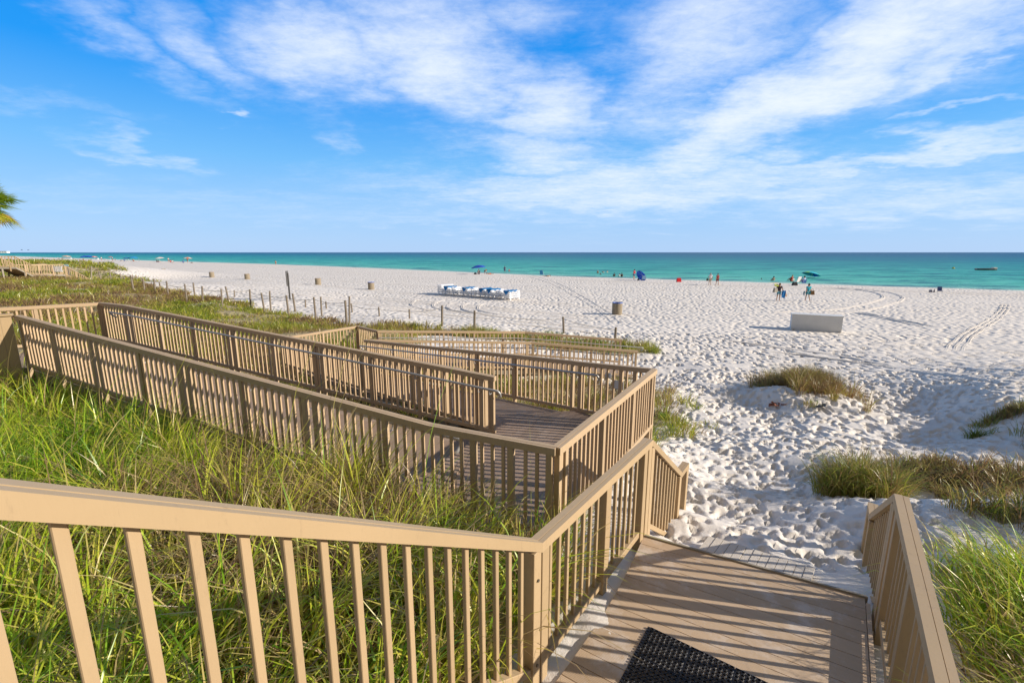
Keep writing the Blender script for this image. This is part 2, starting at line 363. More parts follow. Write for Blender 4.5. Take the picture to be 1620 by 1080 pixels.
track(pxs((1215, 497), (1330, 492), (1385, 482), (1412, 471), (1390, 462), (1340, 457), (1280, 454)), .2, .06, 1.6)
for a_, b_ in ((655, 480), (690, 482), (712, 484), (760, 486), (735, 485)):
    track(pxs((a_+18, b_-9), (a_, b_-3), (a_-4, b_+3), (a_+14, b_+9), (a_+60, b_+15)), .16, .06, .9, 1)
track(pxs((1160, 552), (1250, 560), (1400, 580), (1500, 594), (1618, 612)), .1, .05, 1.0, 1)
track(pxs((1100, 530), (1200, 545), (1330, 563), (1450, 585)), .1, .03, .5, 1)
track(pxs((1335, 490), (1420, 507), (1490, 520)), .12, .05, .6, 2)
for q in (0, 1, 2): track(pxs((1585+q*6, 480), (1578+q*7, 494), (1560+q*9, 507), (1520+q*11, 530), (1492+q*14, 556)), .08, .035, .5, 1)
for (a_, b_, lo_, hi_, w_) in ((1500, 462, -40, 22, .22), (620, 462, -30, 40, .18), (560, 446, -40, 60, .25), (760, 505, -10, 12, .1), (720, 497, -12, 14, .12), (640, 487, -14, 18, .12), (450, 455, -40, 60, .22), (820, 492, -8, 20, .12), (360, 450, -30, 40, .2), (1180, 453, -40, 30, .2)):
    track(shoreline(a_, b_, lo_, hi_, .0006), w_, .035, 1.5, 2)
for q in (0, 1): track(pxs((830+q*12, 436), (870+q*12, 448), (905+q*12, 466), (945+q*12, 490), (975+q*14, 515)), .10, .022, .5, 1)

# ------------------------------------------------------------------ water
mW, t, b = mat('sea_water')
P = t.new('ShaderNodeNewGeometry').outputs['Position']
ao = t.new('ShaderNodeAttribute', attribute_name='off').outputs['Fac']          # log10 of metres off the beach
wv = t.noise(t.mapping(P, (.30, 1, 1), (0, 0, R(33.5))), .022, 6, .65)
k = t.m('ADD', ao, t.m('MULTIPLY', t.m('SUBTRACT', wv, .5), .9))
c = t.ramp(t.m('DIVIDE', k, 4.0), [(0, (.40, .54, .45)), (.12, (.18, .48, .38)), (.30, (.085, .47, .34)), (.44, (.035, .38, .30)), (.54, (.012, .27, .26)), (.64, (.010, .17, .23)), (.76, (.012, .09, .19)), (1, (.02, .07, .17))])
n_s = t.m('ADD', t.m('MULTIPLY', t.noise(t.mapping(P, (.42, 1, 1), (0, 0, R(20))), .20, 7, .72), .6), t.m('MULTIPLY', t.noise(t.mapping(P, (.42, 1, 1), (0, 0, R(20)), (40, 9, 0)), .055, 7, .75), .4))
c = t.mix(t.m('MULTIPLY', t.sstep(n_s, .49, .57), .85), c, (.006, .14, .17)); c = t.mix(t.m('MULTIPLY', t.m('MULTIPLY', t.sstep(n_s, .50, .42), .6), t.sstep(ao, 2.6, 1.8)), c, (.12, .50, .42))
t.put(b.inputs['Base Color'], c)
foam = t.m('MULTIPLY', t.sstep(t.noise(t.mapping(P, (.08, .9, 1), (0, 0, R(33.5))), .55, 5, .6), .70, .76), t.m('SUBTRACT', 1.0, t.sstep(ao, 1.1, 1.8)))
c2 = t.mix(foam, c, (.75, .80, .80)); t.put(b.inputs['Base Color'], c2)
b.inputs['Roughness'].default_value = .42; b.inputs['Specular IOR Level'].default_value = .10
h1 = t.noise(t.mapping(P, (.30, 1, 1), (0, 0, R(30))), .55, 5, .6); h2 = t.noise(t.mapping(P, (.5, 1, 1), (0, 0, R(38))), 2.2, 4, .6)
nr = t.bump(h1, .9, 1.0); nr = t.bump(h2, .7, .22, nr); t.put(b.inputs['Normal'], nr)
wa = np.concatenate([-np.geomspace(5, 9000, 60)[::-1], np.geomspace(5, 14000, 90)]); wo = np.concatenate([[-8, -4, 0], np.geomspace(1, 22000, 90)])
A_, O_ = np.meshgrid(wa, wo); N_ = shore_n(A_)+O_
XX = A_*SA[0]+N_*SN[0]; YY = A_*SA[1]+N_*SN[1]
me = verts_grid('sea', XX, YY, np.full_like(XX, WATER+.02), mW)
attr(me, 'off', np.log10(np.maximum(O_, 1))); tag(obj('sea', me), kind='structure')

# ------------------------------------------------------------------ materials
def painted(name, c0, c1, rough=.55, dirt=(.16, .11, .07), dirty=.35):
    m, t, b = mat(name); co = t.new('ShaderNodeTexCoord').outputs['Object']; P = t.new('ShaderNodeNewGeometry').outputs['Position']
    orn = t.new('ShaderNodeObjectInfo').outputs['Random']
    c = t.mix(t.m('ADD', t.m('MULTIPLY', t.noise(P, 2.3, 5, .6), .7), t.m('MULTIPLY', orn, .5)), tuple(x*.9 for x in c0), tuple(x*1.04 for x in c1))
    sc = t.sstep(t.noise(t.mapping(P, (14, 14, 3)), 1.6, 6, .75), .56, .74)
    c = t.mix(t.m('MULTIPLY', sc, dirty), c, dirt); t.put(b.inputs['Base Color'], c)
    t.put(b.inputs['Roughness'], t.m('ADD', rough-.1, t.m('MULTIPLY', t.noise(P, 12, 3), .25))); b.inputs['Specular IOR Level'].default_value = .35
    t.put(b.inputs['Normal'], t.bump(t.noise(t.mapping(P, (60, 60, 9)), 1.5, 4), .12, .004)); return m
M_RAIL = painted('tan_rail_paint', (.385, .275, .150), (.44, .315, .178))
M_BAR = painted('tan_baluster_paint', (.37, .262, .145), (.425, .305, .172))
M_ORAIL = painted('weathered_rail_paint', (.40, .285, .165), (.47, .34, .205), .65)
M_OBAR = painted('weathered_baluster_paint', (.46, .32, .185), (.52, .365, .215), .65)
M_METAL = simple('brushed_metal', (.40, .39, .37), .45, .35, .1, 20)
M_BOLT = simple('bolt_metal', (.16, .14, .11), .5, .6)
M_WOODOLD = simple('weathered_grey_wood', (.27, .235, .18), .9, 0, .3, 9, .4)
M_POST = simple('fence_post_wood', (.20, .165, .125), .9, 0, .35, 12, .4)
M_ROPE = simple('grey_rope', (.30, .27, .23), .9)
M_WHITE = simple('white_plastic', (.80, .80, .80), .45, 0, .05)
M_BLUE = simple('blue_canvas', (.03, .27, .58), .7, 0, .15)
M_BOX = simple('pale_grey_fibreglass', (.62, .61, .58), .6, 0, .14, 2.2, .2)
M_RUBBER = simple('black_rubber', (.014, .014, .016), .42, 0, .3, 30)
M_MAT, t, b = mat('sandy_rubber'); P = t.new('ShaderNodeNewGeometry').outputs['Position']
t.put(b.inputs['Base Color'], t.mix(t.m('MULTIPLY', t.sstep(t.noise(P, 28, 6, .75), .54, .68), .8), (.013, .013, .015), (.30, .27, .23))); b.inputs['Roughness'].default_value = .45
M_PLANK = simple('sandy_plank', (.58, .52, .44), .9, 0, .18, 12, .4)
def deckmat(name, c0, c1, sand=.5, ang=-35.5):
    m, t, b = mat(name); P = t.new('ShaderNodeNewGeometry').outputs['Position']
    q = t.mapping(P, (1, 1, 1), (0, 0, R(-ang)))          # x runs along the boards
    sp = t.new('ShaderNodeSeparateXYZ'); t.put(sp.inputs[0], q)
    fine = t.m('SINE', t.m('MULTIPLY', sp.outputs[1], 520.0))
    orn = t.new('ShaderNodeObjectInfo').outputs['Random']
    c = t.mix(t.m('ADD', t.m('MULTIPLY', t.noise(t.mapping(q, (1, 7, 1)), 3.0, 5), .6), t.m('MULTIPLY', orn, .6)), tuple(x*.86 for x in c0), tuple(x*1.08 for x in c1))
    sm = t.sstep(t.noise(P, 2.6, 8, .72), .50, .68); sm2 = t.sstep(t.noise(P, 9, 5, .7), .55, .75)
    c = t.mix(t.m('MULTIPLY', t.m('MAXIMUM', sm, t.m('MULTIPLY', sm2, .5)), sand), c, (.66, .60, .54))
    t.put(b.inputs['Base Color'], c); b.inputs['Roughness'].default_value = .75; b.inputs['Specular IOR Level'].default_value = .25
    t.put(b.inputs['Normal'], t.bump(t.m('ADD', t.m('MULTIPLY', fine, .5), t.m('MULTIPLY', t.noise(P, 60, 3), .6)), .5, .0025)); return m
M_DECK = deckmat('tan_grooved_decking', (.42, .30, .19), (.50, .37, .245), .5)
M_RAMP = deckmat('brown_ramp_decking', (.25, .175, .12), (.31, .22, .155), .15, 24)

# ------------------------------------------------------------------ railings
def along(pts, s):
    for i in range(len(pts)-1):
        a, b_ = Vector(pts[i]), Vector(pts[i+1]); L = (b_.xy-a.xy).length
        if s <= L or i == len(pts)-2: return a.lerp(b_, s/L)
        s -= L
def plen(pts): return sum((Vector(pts[i+1]).xy-Vector(pts[i]).xy).length for i in range(len(pts)-1))
_bar = {}
def bar_mesh(key, w, dp, h, m):
    if key not in _bar:
        bm = bmn(); box(bm, (0, 0, -h/2), (w, dp, h)); bevel(bm, .003); me = bpy.data.meshes.new(key)
        bmesh.ops.recalc_face_normals(bm, faces=bm.faces); bm.to_mesh(me); bm.free(); me.materials.append(m); _bar[key] = me
    return _bar[key]
def railing(label, pts, posts=None, first=.12, step=.133, new=True, h=1.0, group='guard railings of the boardwalk', hand=None, wide=.092, foot=.45, post_w=.09, ends=(0, 0), capgap=True, last=.1, name='guard_railing', barw=None):
    """pts: (x, y, z of the rail's top); posts: distances along it; hand: signed side of a metal handrail"""
    barw = barw or (.031 if new else .036)
    m1, m2 = (M_RAIL, M_BAR) if new else (M_ORAIL, M_OBAR)
    o = Vector((pts[0][0], pts[0][1], pts[0][2]-h)); root = empty(name, o, 0, label, 'railing', group)
    L = plen(pts); loc = [Vector(p)-o for p in pts]
    th = .074 if new else .08
    bm = bmn()
    for i in range(len(loc)-1):
        if capgap:
            beam(bm, loc[i], loc[i+1], wide*.56, th, -wide*.22, -th/2); beam(bm, loc[i], loc[i+1], wide*.40, th*.97, wide*.30, -th/2-.001)
            beam(bm, loc[i], loc[i+1], wide*.8, th*.8, 0, -th/2-.004)
        else: beam(bm, loc[i], loc[i+1], wide, th, 0, -th/2)
    obj('top_rail', bm, m1, root)
    bm = bmn()
    for i in range(len(loc)-1): beam(bm, loc[i], loc[i+1], .062, .065, 0, -h+.033)
    bevel(bm, .004); obj('bottom_rail', bm, m1, root)
    posts = list(np.arange(ends[0]+.045, L, (L-.09)/max(1, round(L/1.25)))) if posts is None else posts
    post_w = post_w if new else .066
    pm = bar_mesh('post_%s_%.2f' % (new, foot+post_w), post_w, post_w*.98, h-th+foot, m1)
    for s in posts:
        p = along(loc, s); q = along(loc, min(L, s+.05))-along(loc, max(0, s-.05))
        obj('post', pm, None, root, p-Vector((0, 0, th-.002)), (0, 0, math.atan2(q.y, q.x)))
    bmh = bar_mesh('baluster_%s_%.2f_%.3f' % (new, h, barw), barw, barw*.9, h-th-.06, m2)
    s = first
    while s < L-last:
        if min([abs(s-q) for q in posts]+[9]) > post_w/2+.022:
            p = along(loc, s); q = along(loc, min(L, s+.05))-along(loc, max(0, s-.05))
            obj('baluster', bmh, None, root, p-Vector((0, 0, th-.001)), (0, 0, math.atan2(q.y, q.x)))
        s += step
    if hand is not None:
        side, s0, s1, drop = hand; bm = bmn(); ps = []
        n_ = 10
        for k in range(n_+1):
            s = s0+(s1-s0)*k/n_; p = along(loc, max(0.001, min(L-.001, s)));
            if s < 0 or s > L:
                a = along(loc, 0.001 if s < 0 else L-.001); d_ = (loc[1]-loc[0]).normalized() if s < 0 else (loc[-1]-loc[-2]).normalized(); p = a+d_*(s if s < 0 else s-L)
            q = (loc[1]-loc[0]) if s < L/2 else (loc[-1]-loc[-2]); lat = Vector((q.y, -q.x, 0)).normalized()
            ps.append(p+lat*(side*.13)+Vector((0, 0, -drop)))
        lat0 = Vector(((loc[1]-loc[0]).y, -(loc[1]-loc[0]).x, 0)).normalized()*side; lat1 = Vector(((loc[-1]-loc[-2]).y, -(loc[-1]-loc[-2]).x, 0)).normalized()*side
        def loop(p, d_, lat, up=-.16):
            return [p+d_*.05, p+d_*.08+Vector((0, 0, up*.25))-lat*.02, p+d_*.06+Vector((0, 0, up*.7))-lat*.08, p+Vector((0, 0, up*.9))-lat*.11]
        d0 = (ps[0]-ps[1]).normalized(); d1 = (ps[-1]-ps[-2]).normalized()
        ps = loop(ps[0], d0, lat0)[::-1]+ps+loop(ps[-1], d1, lat1)
        tube(bm, ps, .021, 10); hr = obj('handrail', bm, M_METAL, root)
        for f in hr.data.polygons: f.use_smooth = True
        bm = bmn()
        for s in posts:
            if s0 < s < s1:
                p = along(loc, s); q = along(loc, min(L, s+.05))-along(loc, max(0, s-.05)); lat = Vector((q.y, -q.x, 0)).normalized()*side
                tube(bm, [p+lat*.04+Vector((0, 0, -drop-.09)), p+lat*.12+Vector((0, 0, -drop-.09)), p+lat*.13+Vector((0, 0, -drop-.02))], .008, 6)
        if len(bm.verts): obj('bracket', bm, M_METAL, hr)
        else: bm.free()
    return root
P2 = Vector((.168, 2.75, 2.8)); P3 = Vector((1.44, 4.5, 2.78)); PR = Vector((3.11, 3.33, 2.8))
def pv(p, s, dz): return (p.x+SU.x*s, p.y+SU.y*s, p.z+dz)
G1 = 'railings of the beach stairs'
r = railing('tan stair railing sloping down across the lower left foreground, in front of the tall grass', [pv(P2, -4.2, 2.625), tuple(P2)], posts=[.3, 1.3, 4.2-.055], first=.062, step=.1315, h=1.06, group=G1, foot=.2, last=.10)
bm = bmn()
for z in (-.25, -.92):
    q = Vector(pv(P2, -.055, z))+SV*.048-Vector(r.location); tube(bm, [q, q+SV*.006], .011, 8)
obj('bolt', bm, M_BOLT, r)
r = railing('level tan railing along the left side of the landing, above a strip of sand', [tuple(P2), tuple(P3)], posts=[.05, 1.08, (P3-P2).length-.17, (P3-P2).length-.05], first=.17, step=.128, h=1.03, group=G1, foot=.22, last=.22)
E3 = Vector(pv(P3, 1.32, -.92))
railing('short tan railing dropping from the landing to the sand, left of the walkway', [tuple(P3), tuple(E3), pv(E3, .34, .0)], posts=[.05, 1.27, 1.62], first=.17, step=.125, h=1.02, group=G1, foot=.4, last=.4)
ER = Vector(pv(PR, 1.42, -.90))
railing('short tan railing dropping from the landing to the sand, right of the walkway', [tuple(PR), tuple(ER), pv(ER, .3, 0)], posts=[.05, 1.36, 1.68], first=.17, step=.125, h=1.02, group=G1, foot=.4, last=.36)
railing('level tan railing along the right side of the landing, seen from above, beside tall grass', [pv(PR, -2.2, .01), tuple(PR)], posts=[.05, 1.12, 1.98, 2.15], first=.17, step=.128, h=1.03, group=G1, foot=.22, last=.22)
railing('tan stair railing rising behind the right side of the landing', [pv(PR, -5.6, 2.15), pv(PR, -2.21, .01)], posts=[.05, 1.2, 2.4, 3.3], first=.17, h=1.06, group=G1, foot=.2)

# landing, stairs, mat and planks
DZ = 1.70
lc = [(1.39, 4.42), (3.17, 3.50), (2.02, 1.60), (1.0, .85), (.1, 1.75), (-.02, 2.05)]
def sv(s, v): return Vector((SU.x*s+SV.x*v, SU.y*s+SV.y*v, 0))
lan = empty('stair_landing', (1.6, 3.2, DZ), 0, 'tan grooved board landing at the foot of the stairs, dusted with sand, holding the mat', 'landing')
s = 2.05; idx = 0
def far_edge(v): return 4.41+(v+1.42)/1.95*.27
nb = 17; e_s = 2.05
for k in range(nb):                                     # boards across the landing
    f0, f1 = k/nb, (k+1)/nb
    bm = bmn(); poly = []
    for (f, vv) in ((f0, 0), (f0, 1), (f1, 1), (f1, 0)):
        left = -1.345+.05*math.sin(max(0, min(1, f))*math.pi)-.06*f*f
        v_ = left if vv == 0 else .50
        smax = far_edge(v_); s_ = e_s+(smax-e_s)*f
        s_ += (.0028 if f == f0 else -.0028); p = sv(s_, v_); poly.append((p.x-1.6, p.y-3.2))
    prism(bm, poly, -.03, 0); obj('deck_board', bm, M_DECK, lan)
bm = bmn(); 
a = sv(far_edge(-1.42)+.012, -1.40); b_ = sv(far_edge(.5)+.012, .52); beam(bm, a-Vector((1.6, 3.2, .02)), b_-Vector((1.6, 3.2, .02)), .022, .075, 0, 0); obj('edge_board', bm, M_WOODOLD, lan)
bm = bmn(); a = sv(2.05, .52); b_ = sv(4.6, .52); beam(bm, a-Vector((1.6, 3.2, .015)), b_-Vector((1.6, 3.2, .015)), .03, .05); obj('side_trim', bm, M_DECK, lan)
stt = empty('staircase', sv(1.2, -.4)+Vector((0, 0, DZ)), 0, 'tan board stairs coming down to the landing', 'stairs')
for k in range(8):
    bm = bmn(); c_ = sv(2.05-.28*k-.14, -.42)-sv(1.2, -.4)
    box(bm, (c_.x, c_.y, .175*(k+1)-.02), (1.88, .30, .038), R(-35.5)); obj('tread', bm, M_DECK, stt)

# rubber mat
mt = empty('door_mat', sv(3.25, -.93)+Vector((0, 0, DZ+.001)), R(-35.5), 'black perforated rubber mat on the landing boards', 'mat')
def ring_cell(bm, cx, cy, p, z):
    hs = p/2; o8 = []
    for k in range(8):
        a = math.pi/8+k*math.pi/4; c_, s_ = math.cos(a), math.sin(a); q = hs/max(abs(c_), abs(s_)); o8.append((cx+c_*q, cy+s_*q))
    rr = p*.33; r1 = p*.40
    A = [bm.verts.new((x, y, z-.004)) for x, y in o8]
    B = [bm.verts.new((cx+math.cos(math.pi/8+k*math.pi/4)*r1, cy+math.sin(math.pi/8+k*math.pi/4)*r1, z)) for k in range(8)]
    C_ = [bm.verts.new((cx+math.cos(math.pi/8+k*math.pi/4)*rr, cy+math.sin(math.pi/8+k*math.pi/4)*rr, z)) for k in range(8)]
    D_ = [bm.verts.new((cx+math.cos(math.pi/8+k*math.pi/4)*rr, cy+math.sin(math.pi/8+k*math.pi/4)*rr, .001)) for k in range(8)]
    for a, b2 in ((A, B), (B, C_), (C_, D_)):
        for k in range(8): bm.faces.new((a[k], a[(k+1) % 8], b2[(k+1) % 8], b2[k]))
tile = bmn(); p = .31/9
for i in range(9):
    for j in range(9): ring_cell(tile, (i+.5)*p, -(j+.5)*p, p*.985, .016)
for a in ((0, .004), (.306, .004)): box(tile, (a[0]+.001, -.155, .006), (.004, .308, .012))
for a in (0, -.306): box(tile, (.155, a-.001, .006), (.306, .004, .012))
me = bpy.data.meshes.new('mat_tile'); bmesh.ops.recalc_face_normals(tile, faces=tile.faces)
tile.to_mesh(me); tile.free(); me.materials.append(M_MAT)
for i in range(4):
    for j in range(3): obj('mat_tile', me, None, mt, ((i*.315), -(j*.315), 0))
bm = bmn(); random.seed(2)
for k in range(34): box(bm, (-.012, -.014-k*.0272, .006), (.022, .016, .012), random.uniform(-.2, .2))
obj('mat_edge', bm, M_MAT, mt)

pk = empty('plank_step', (2.6, 4.2, 1.42), 0, 'row of sandy weathered planks half buried just below the landing edge', 'planks')
A0, A1 = at_z(1121, 847, 1.47), at_z(1290, 898, 1.50); B0, B1 = at_z(1101, 872, 1.47), at_z(1278, 936, 1.50)
for k in range(13):
    f0, f1 = k/13+.0025, (k+1)/13-.0025; bm = bmn(); j = random.uniform(-.012, .012)
    z_ = random.uniform(-.004, .006)
    top = [A0.lerp(A1, f0), A0.lerp(A1, f1), B0.lerp(B1, f1), B0.lerp(B1, f0)]
    vs = [bm.verts.new(q-pk.location+Vector((0, 0, z_))) for q in top]+[bm.verts.new(q-pk.location+Vector((0, 0, z_-.04))) for q in top]
    for f in ((0, 1, 2, 3), (7, 6, 5, 4), (0, 4, 5, 1), (1, 5, 6, 2), (2, 6, 7, 3), (3, 7, 4, 0)): bm.faces.new([vs[i] for i in f])
    obj('plank', bm, M_PLANK, pk)

# ------------------------------------------------------------------ switchback ramp
def zt(H): return ZC-H
wd = Vector((-.914, .406, 0))
Q1 = Vector((.445, 4.286, zt(1.92))); Q2 = Vector((2.40, 7.42, zt(1.92)))
B1_ = Q1+wd*1.5; BL = Vector((-9.56, 8.73, zt(1.19)))
G2 = 'railings of the switchback ramp'
def bez(n): return None
railing('long tan railing nearest the tall grass, along the near side of the upper ramp', [tuple(BL), (B1_.x, B1_.y, zt(1.915)), tuple(Q1)], new=False, group=G2, h=1.0, foot=.30, hand=(-1, .4, 9.7, .18), step=.128, posts=[.06, 1.28, 2.5, 2.68, 3.9, 4.95, 5.12, 6.3, 7.5, 7.68, 8.8, 10.0, 10.45, 10.88])
railing('tan railing closing the outer end of the middle landing, just behind the stair landing', [tuple(Q1), tuple(Q2)], new=False, group=G2, h=1.02, foot=.35, posts=[.05, .2, 1.3, 2.5, 3.5, 3.64], step=.125, barw=.036)
AE = Vector((-.28, 7.3, zt(2.02))); AM = Vector((-9.86, 11.56, zt(1.32))); AL = Vector((-10.9, 12.02, zt(1.30)))
LA = plen([tuple(AL), tuple(AM), tuple(AE)])
railing('tan railing with metal handrail and free end post, between the upper and middle ramps', [tuple(AL), tuple(AM), tuple(AE)], new=False, group=G2, h=1.0, foot=.12, hand=(1, .7, LA+.06, .20), step=.128, posts=[.06, 1.12, 1.30, 2.5, 3.75, 5.0, 5.2, 6.4, 7.6, 7.78, 9.0, 10.1, LA-.26, LA-.05])
railing('tan railing round the far side of the upper landing at the left edge', [(-14.5, 8.9, zt(1.30)), tuple(AL)], new=False, group=G2, h=1.0, foot=.3, step=.135)
D0 = Vector((1.257, 8.50, zt(2.05))); D1 = Vector((-4.96, 15.03, zt(2.88)))
railing('tan railing with a metal handrail along the far side of the middle ramp', [tuple(Q2), tuple(D0), (D0.x+(D1-D0).x*.01, D0.y+(D1-D0).y*.01, D0.z-.002), tuple(D1)], new=False, group=G2, h=1.0, foot=.25, hand=(-1, 1.1, plen([Q2, D0, D1])+.05, .20), step=.13, posts=[.06, .35, .62, 1.5, 1.68, 3.3, 4.6, 4.9, 6.1, 7.4, 8.6, 9.6, 10.4], name='guard_railing')
S1 = Vector((-8.05, 15.72, zt(2.93)))
railing('tan railing just behind the handrail one, along the near side of the middle ramp', [(AE.x-.15, AE.y+.16, zt(2.06)), (-1.0, 8.15, zt(2.10)), tuple(S1)], new=False, group=G2, h=1.0, foot=.3, step=.13)
T1 = Vector((-6.23, 18.1, zt(2.9))); U1 = Vector((-5.09, 16.96, zt(2.9)))
railing('tan railing on the left side of the lower landing, bordering the field of grass', [tuple(S1), tuple(T1)], new=False, group=G2, h=1.0, foot=.35, step=.14)
railing('short tan railing on the seaward side of the lower landing', [tuple(T1), tuple(U1)], new=False, group=G2, h=1.0, foot=.35, step=.14)
railing('farthest tan railing of the ramp, on the beach side of the lowest ramp', [tuple(U1), (.53, 18.6, zt(3.22)), (4.56, 18.6, zt(3.55))], new=False, group=G2, h=1.0, foot=.2, hand=(1, .1, 10.7, .26), step=.17)
railing('low tan railing ending at the sand, on the near side of the lowest ramp', [(-4.8, 15.15, zt(2.9)), (.7, 16.5, zt(3.25)), (4.7, 16.6, zt(3.6))], new=False, group=G2, h=1.0, foot=.2, hand=(-1, .2, 9.4, .26), step=.17, posts=[.05, 1.4, 2.8, 4.2, 5.5, 5.75, 7.1, 8.4, 9.3, 9.6])
# ramp decks
def deck(label, poly, cat='ramp', name='ramp_deck', m=None):
    """poly: left edge points and right edge points in step, each with z"""
    L_, R_ = poly; o = Vector(L_[0]); root = empty(name, o, 0, label, cat)
    bm = bmn()
    for i in range(len(L_)-1):
        a0, a1, b0, b1 = [Vector(q)-o for q in (L_[i], L_[i+1], R_[i], R_[i+1])]
        n_ = max(1, int(round((a1-a0).length/.14)))
        for k in range(n_):
            f0, f1 = k/n_, (k+1)/n_-.004/max(.1, (a1-a0).length)
            q = [a0.lerp(a1, f0), a0.lerp(a1, f1), b0.lerp(b1, f1), b0.lerp(b1, f0)]
            vs = [bm.verts.new(v) for v in q]+[bm.verts.new(v-Vector((0, 0, .035))) for v in q]
            for f in ((0, 1, 2, 3), (7, 6, 5, 4), (0, 4, 5, 1), (1, 5, 6, 2), (2, 6, 7, 3), (3, 7, 4, 0)): bm.faces.new([vs[j] for j in f])
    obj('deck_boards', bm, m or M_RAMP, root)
    bm = bmn()
    for E_ in (L_, R_):
        for i in range(len(E_)-1): beam(bm, Vector(E_[i])-o, Vector(E_[i+1])-o, .05, .17, 0, -.123)
    obj('side_beam', bm, M_WOODOLD, root)
    bm = bmn()
    for E_ in (L_, R_):
        for i in range(len(E_)-1):
            n_ = max(1, int((Vector(E_[i+1])-Vector(E_[i])).length/1.8))
            for k in range(n_):
                p = Vector(E_[i]).lerp(Vector(E_[i+1]), (k+.5)/n_); g_ = tz(p.x, p.y)-.2
                if p.z-.2 > g_: box(bm, Vector((p.x, p.y, (p.z-.21+g_)/2))-o, (.13, .13, p.z-.21-g_), R(-25))
    if len(bm.verts): obj('support_post', bm, M_WOODOLD, root)
    else: bm.free()
    return root
hz_ = 1.05
def dz_(v): return (v[0], v[1], v[2]-hz_)
def off(v, n_, k): return (v[0]+n_[0]*k, v[1]+n_[1]*k, v[2])
nB_ = (.406, .914)
deck('upper ramp of brown boards falling from the upper landing to the middle landing', ([dz_(off(BL, nB_, .07)), dz_(off(B1_, nB_, .07))], [dz_(off(AM, nB_, -.03)), dz_(off(AE+wd*.25, nB_, -.03))]))
deck('upper landing of brown boards at the left edge', ([(-13.2, 5.2, ZC-1.25-hz_), dz_(off(BL, nB_, .07))], [(-14.4, 8.9, ZC-1.25-hz_), dz_(off(AM, nB_, -.03))]), 'landing')
ml = empty('middle_landing', (0, 6, zt(2.0)-hz_+.02), 0, 'middle landing of brown boards striped by railing shadows, behind the stair railing', 'landing')
o = ml.location
poly = [(Q1.x-.05, Q1.y+.08), (Q2.x-.06, Q2.y-.02), (D0.x, D0.y-.03), (-1.0, 8.1), (AE.x+wd.x*.25, AE.y+wd.y*.25), (B1_.x+.02, B1_.y+.06)]
def clip_strip(poly, dr, lo, hi):
    for (dd_, lim, sg) in ((dr, lo, 1), (dr, hi, -1)):
        out_ = []
        for i in range(len(poly)):
            a, b2 = poly[i], poly[(i+1) % len(poly)]
            va = sg*(a[0]*dd_[0]+a[1]*dd_[1]-lim); vb = sg*(b2[0]*dd_[0]+b2[1]*dd_[1]-lim)
            if va >= 0: out_.append(a)
            if va*vb < 0: k = va/(va-vb); out_.append((a[0]+(b2[0]-a[0])*k, a[1]+(b2[1]-a[1])*k))
        poly = out_
        if len(poly) < 3: return None
    return poly
dr = (-wd.x, -wd.y); lo = min(a[0]*dr[0]+a[1]*dr[1] for a in poly); hi = max(a[0]*dr[0]+a[1]*dr[1] for a in poly)
k = lo
while k < hi:
    pc = clip_strip(poly, dr, k, min(hi, k+.136))
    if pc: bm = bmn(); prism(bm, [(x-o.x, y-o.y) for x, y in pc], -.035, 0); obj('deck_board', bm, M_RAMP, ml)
    k += .14
bm = bmn()
for i in range(len(poly)):
    a, b2 = poly[i], poly[(i+1) % len(poly)]
    if i in (0, 1): beam(bm, (a[0]-o.x, a[1]-o.y, -.125), (b2[0]-o.x, b2[1]-o.y, -.125), .05, .17)
obj('side_beam', bm, M_WOODOLD, ml)
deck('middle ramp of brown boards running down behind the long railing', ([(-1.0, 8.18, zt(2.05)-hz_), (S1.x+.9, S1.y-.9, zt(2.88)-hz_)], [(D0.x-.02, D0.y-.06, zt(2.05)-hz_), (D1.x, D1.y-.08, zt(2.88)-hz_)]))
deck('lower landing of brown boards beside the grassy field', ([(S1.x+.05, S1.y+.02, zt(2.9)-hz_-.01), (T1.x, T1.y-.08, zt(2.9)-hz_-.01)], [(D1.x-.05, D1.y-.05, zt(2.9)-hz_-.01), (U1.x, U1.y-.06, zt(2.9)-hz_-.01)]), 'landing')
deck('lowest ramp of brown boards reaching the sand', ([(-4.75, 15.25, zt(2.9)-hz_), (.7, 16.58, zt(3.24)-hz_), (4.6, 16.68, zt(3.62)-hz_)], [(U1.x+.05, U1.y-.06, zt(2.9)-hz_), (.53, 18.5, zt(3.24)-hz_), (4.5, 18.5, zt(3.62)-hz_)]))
# white notices fixed to the middle landing's railing
nt = empty('notice_board', (1.85, 7.98, zt(2.0)-.22), math.atan2(D0.y-Q2.y, D0.x-Q2.x), 'pale blank notice plates seen from behind on the landing railing corner', 'notice')
for k, (w_, h_, x_, z_) in enumerate(((.20, .16, -.12, -.12), (.12, .10, .10, .02))):
    bm = bmn(); box(bm, (x_, .03, z_), (w_, .012, h_)); bevel(bm, .004); obj('plate', bm, M_BOX, nt)
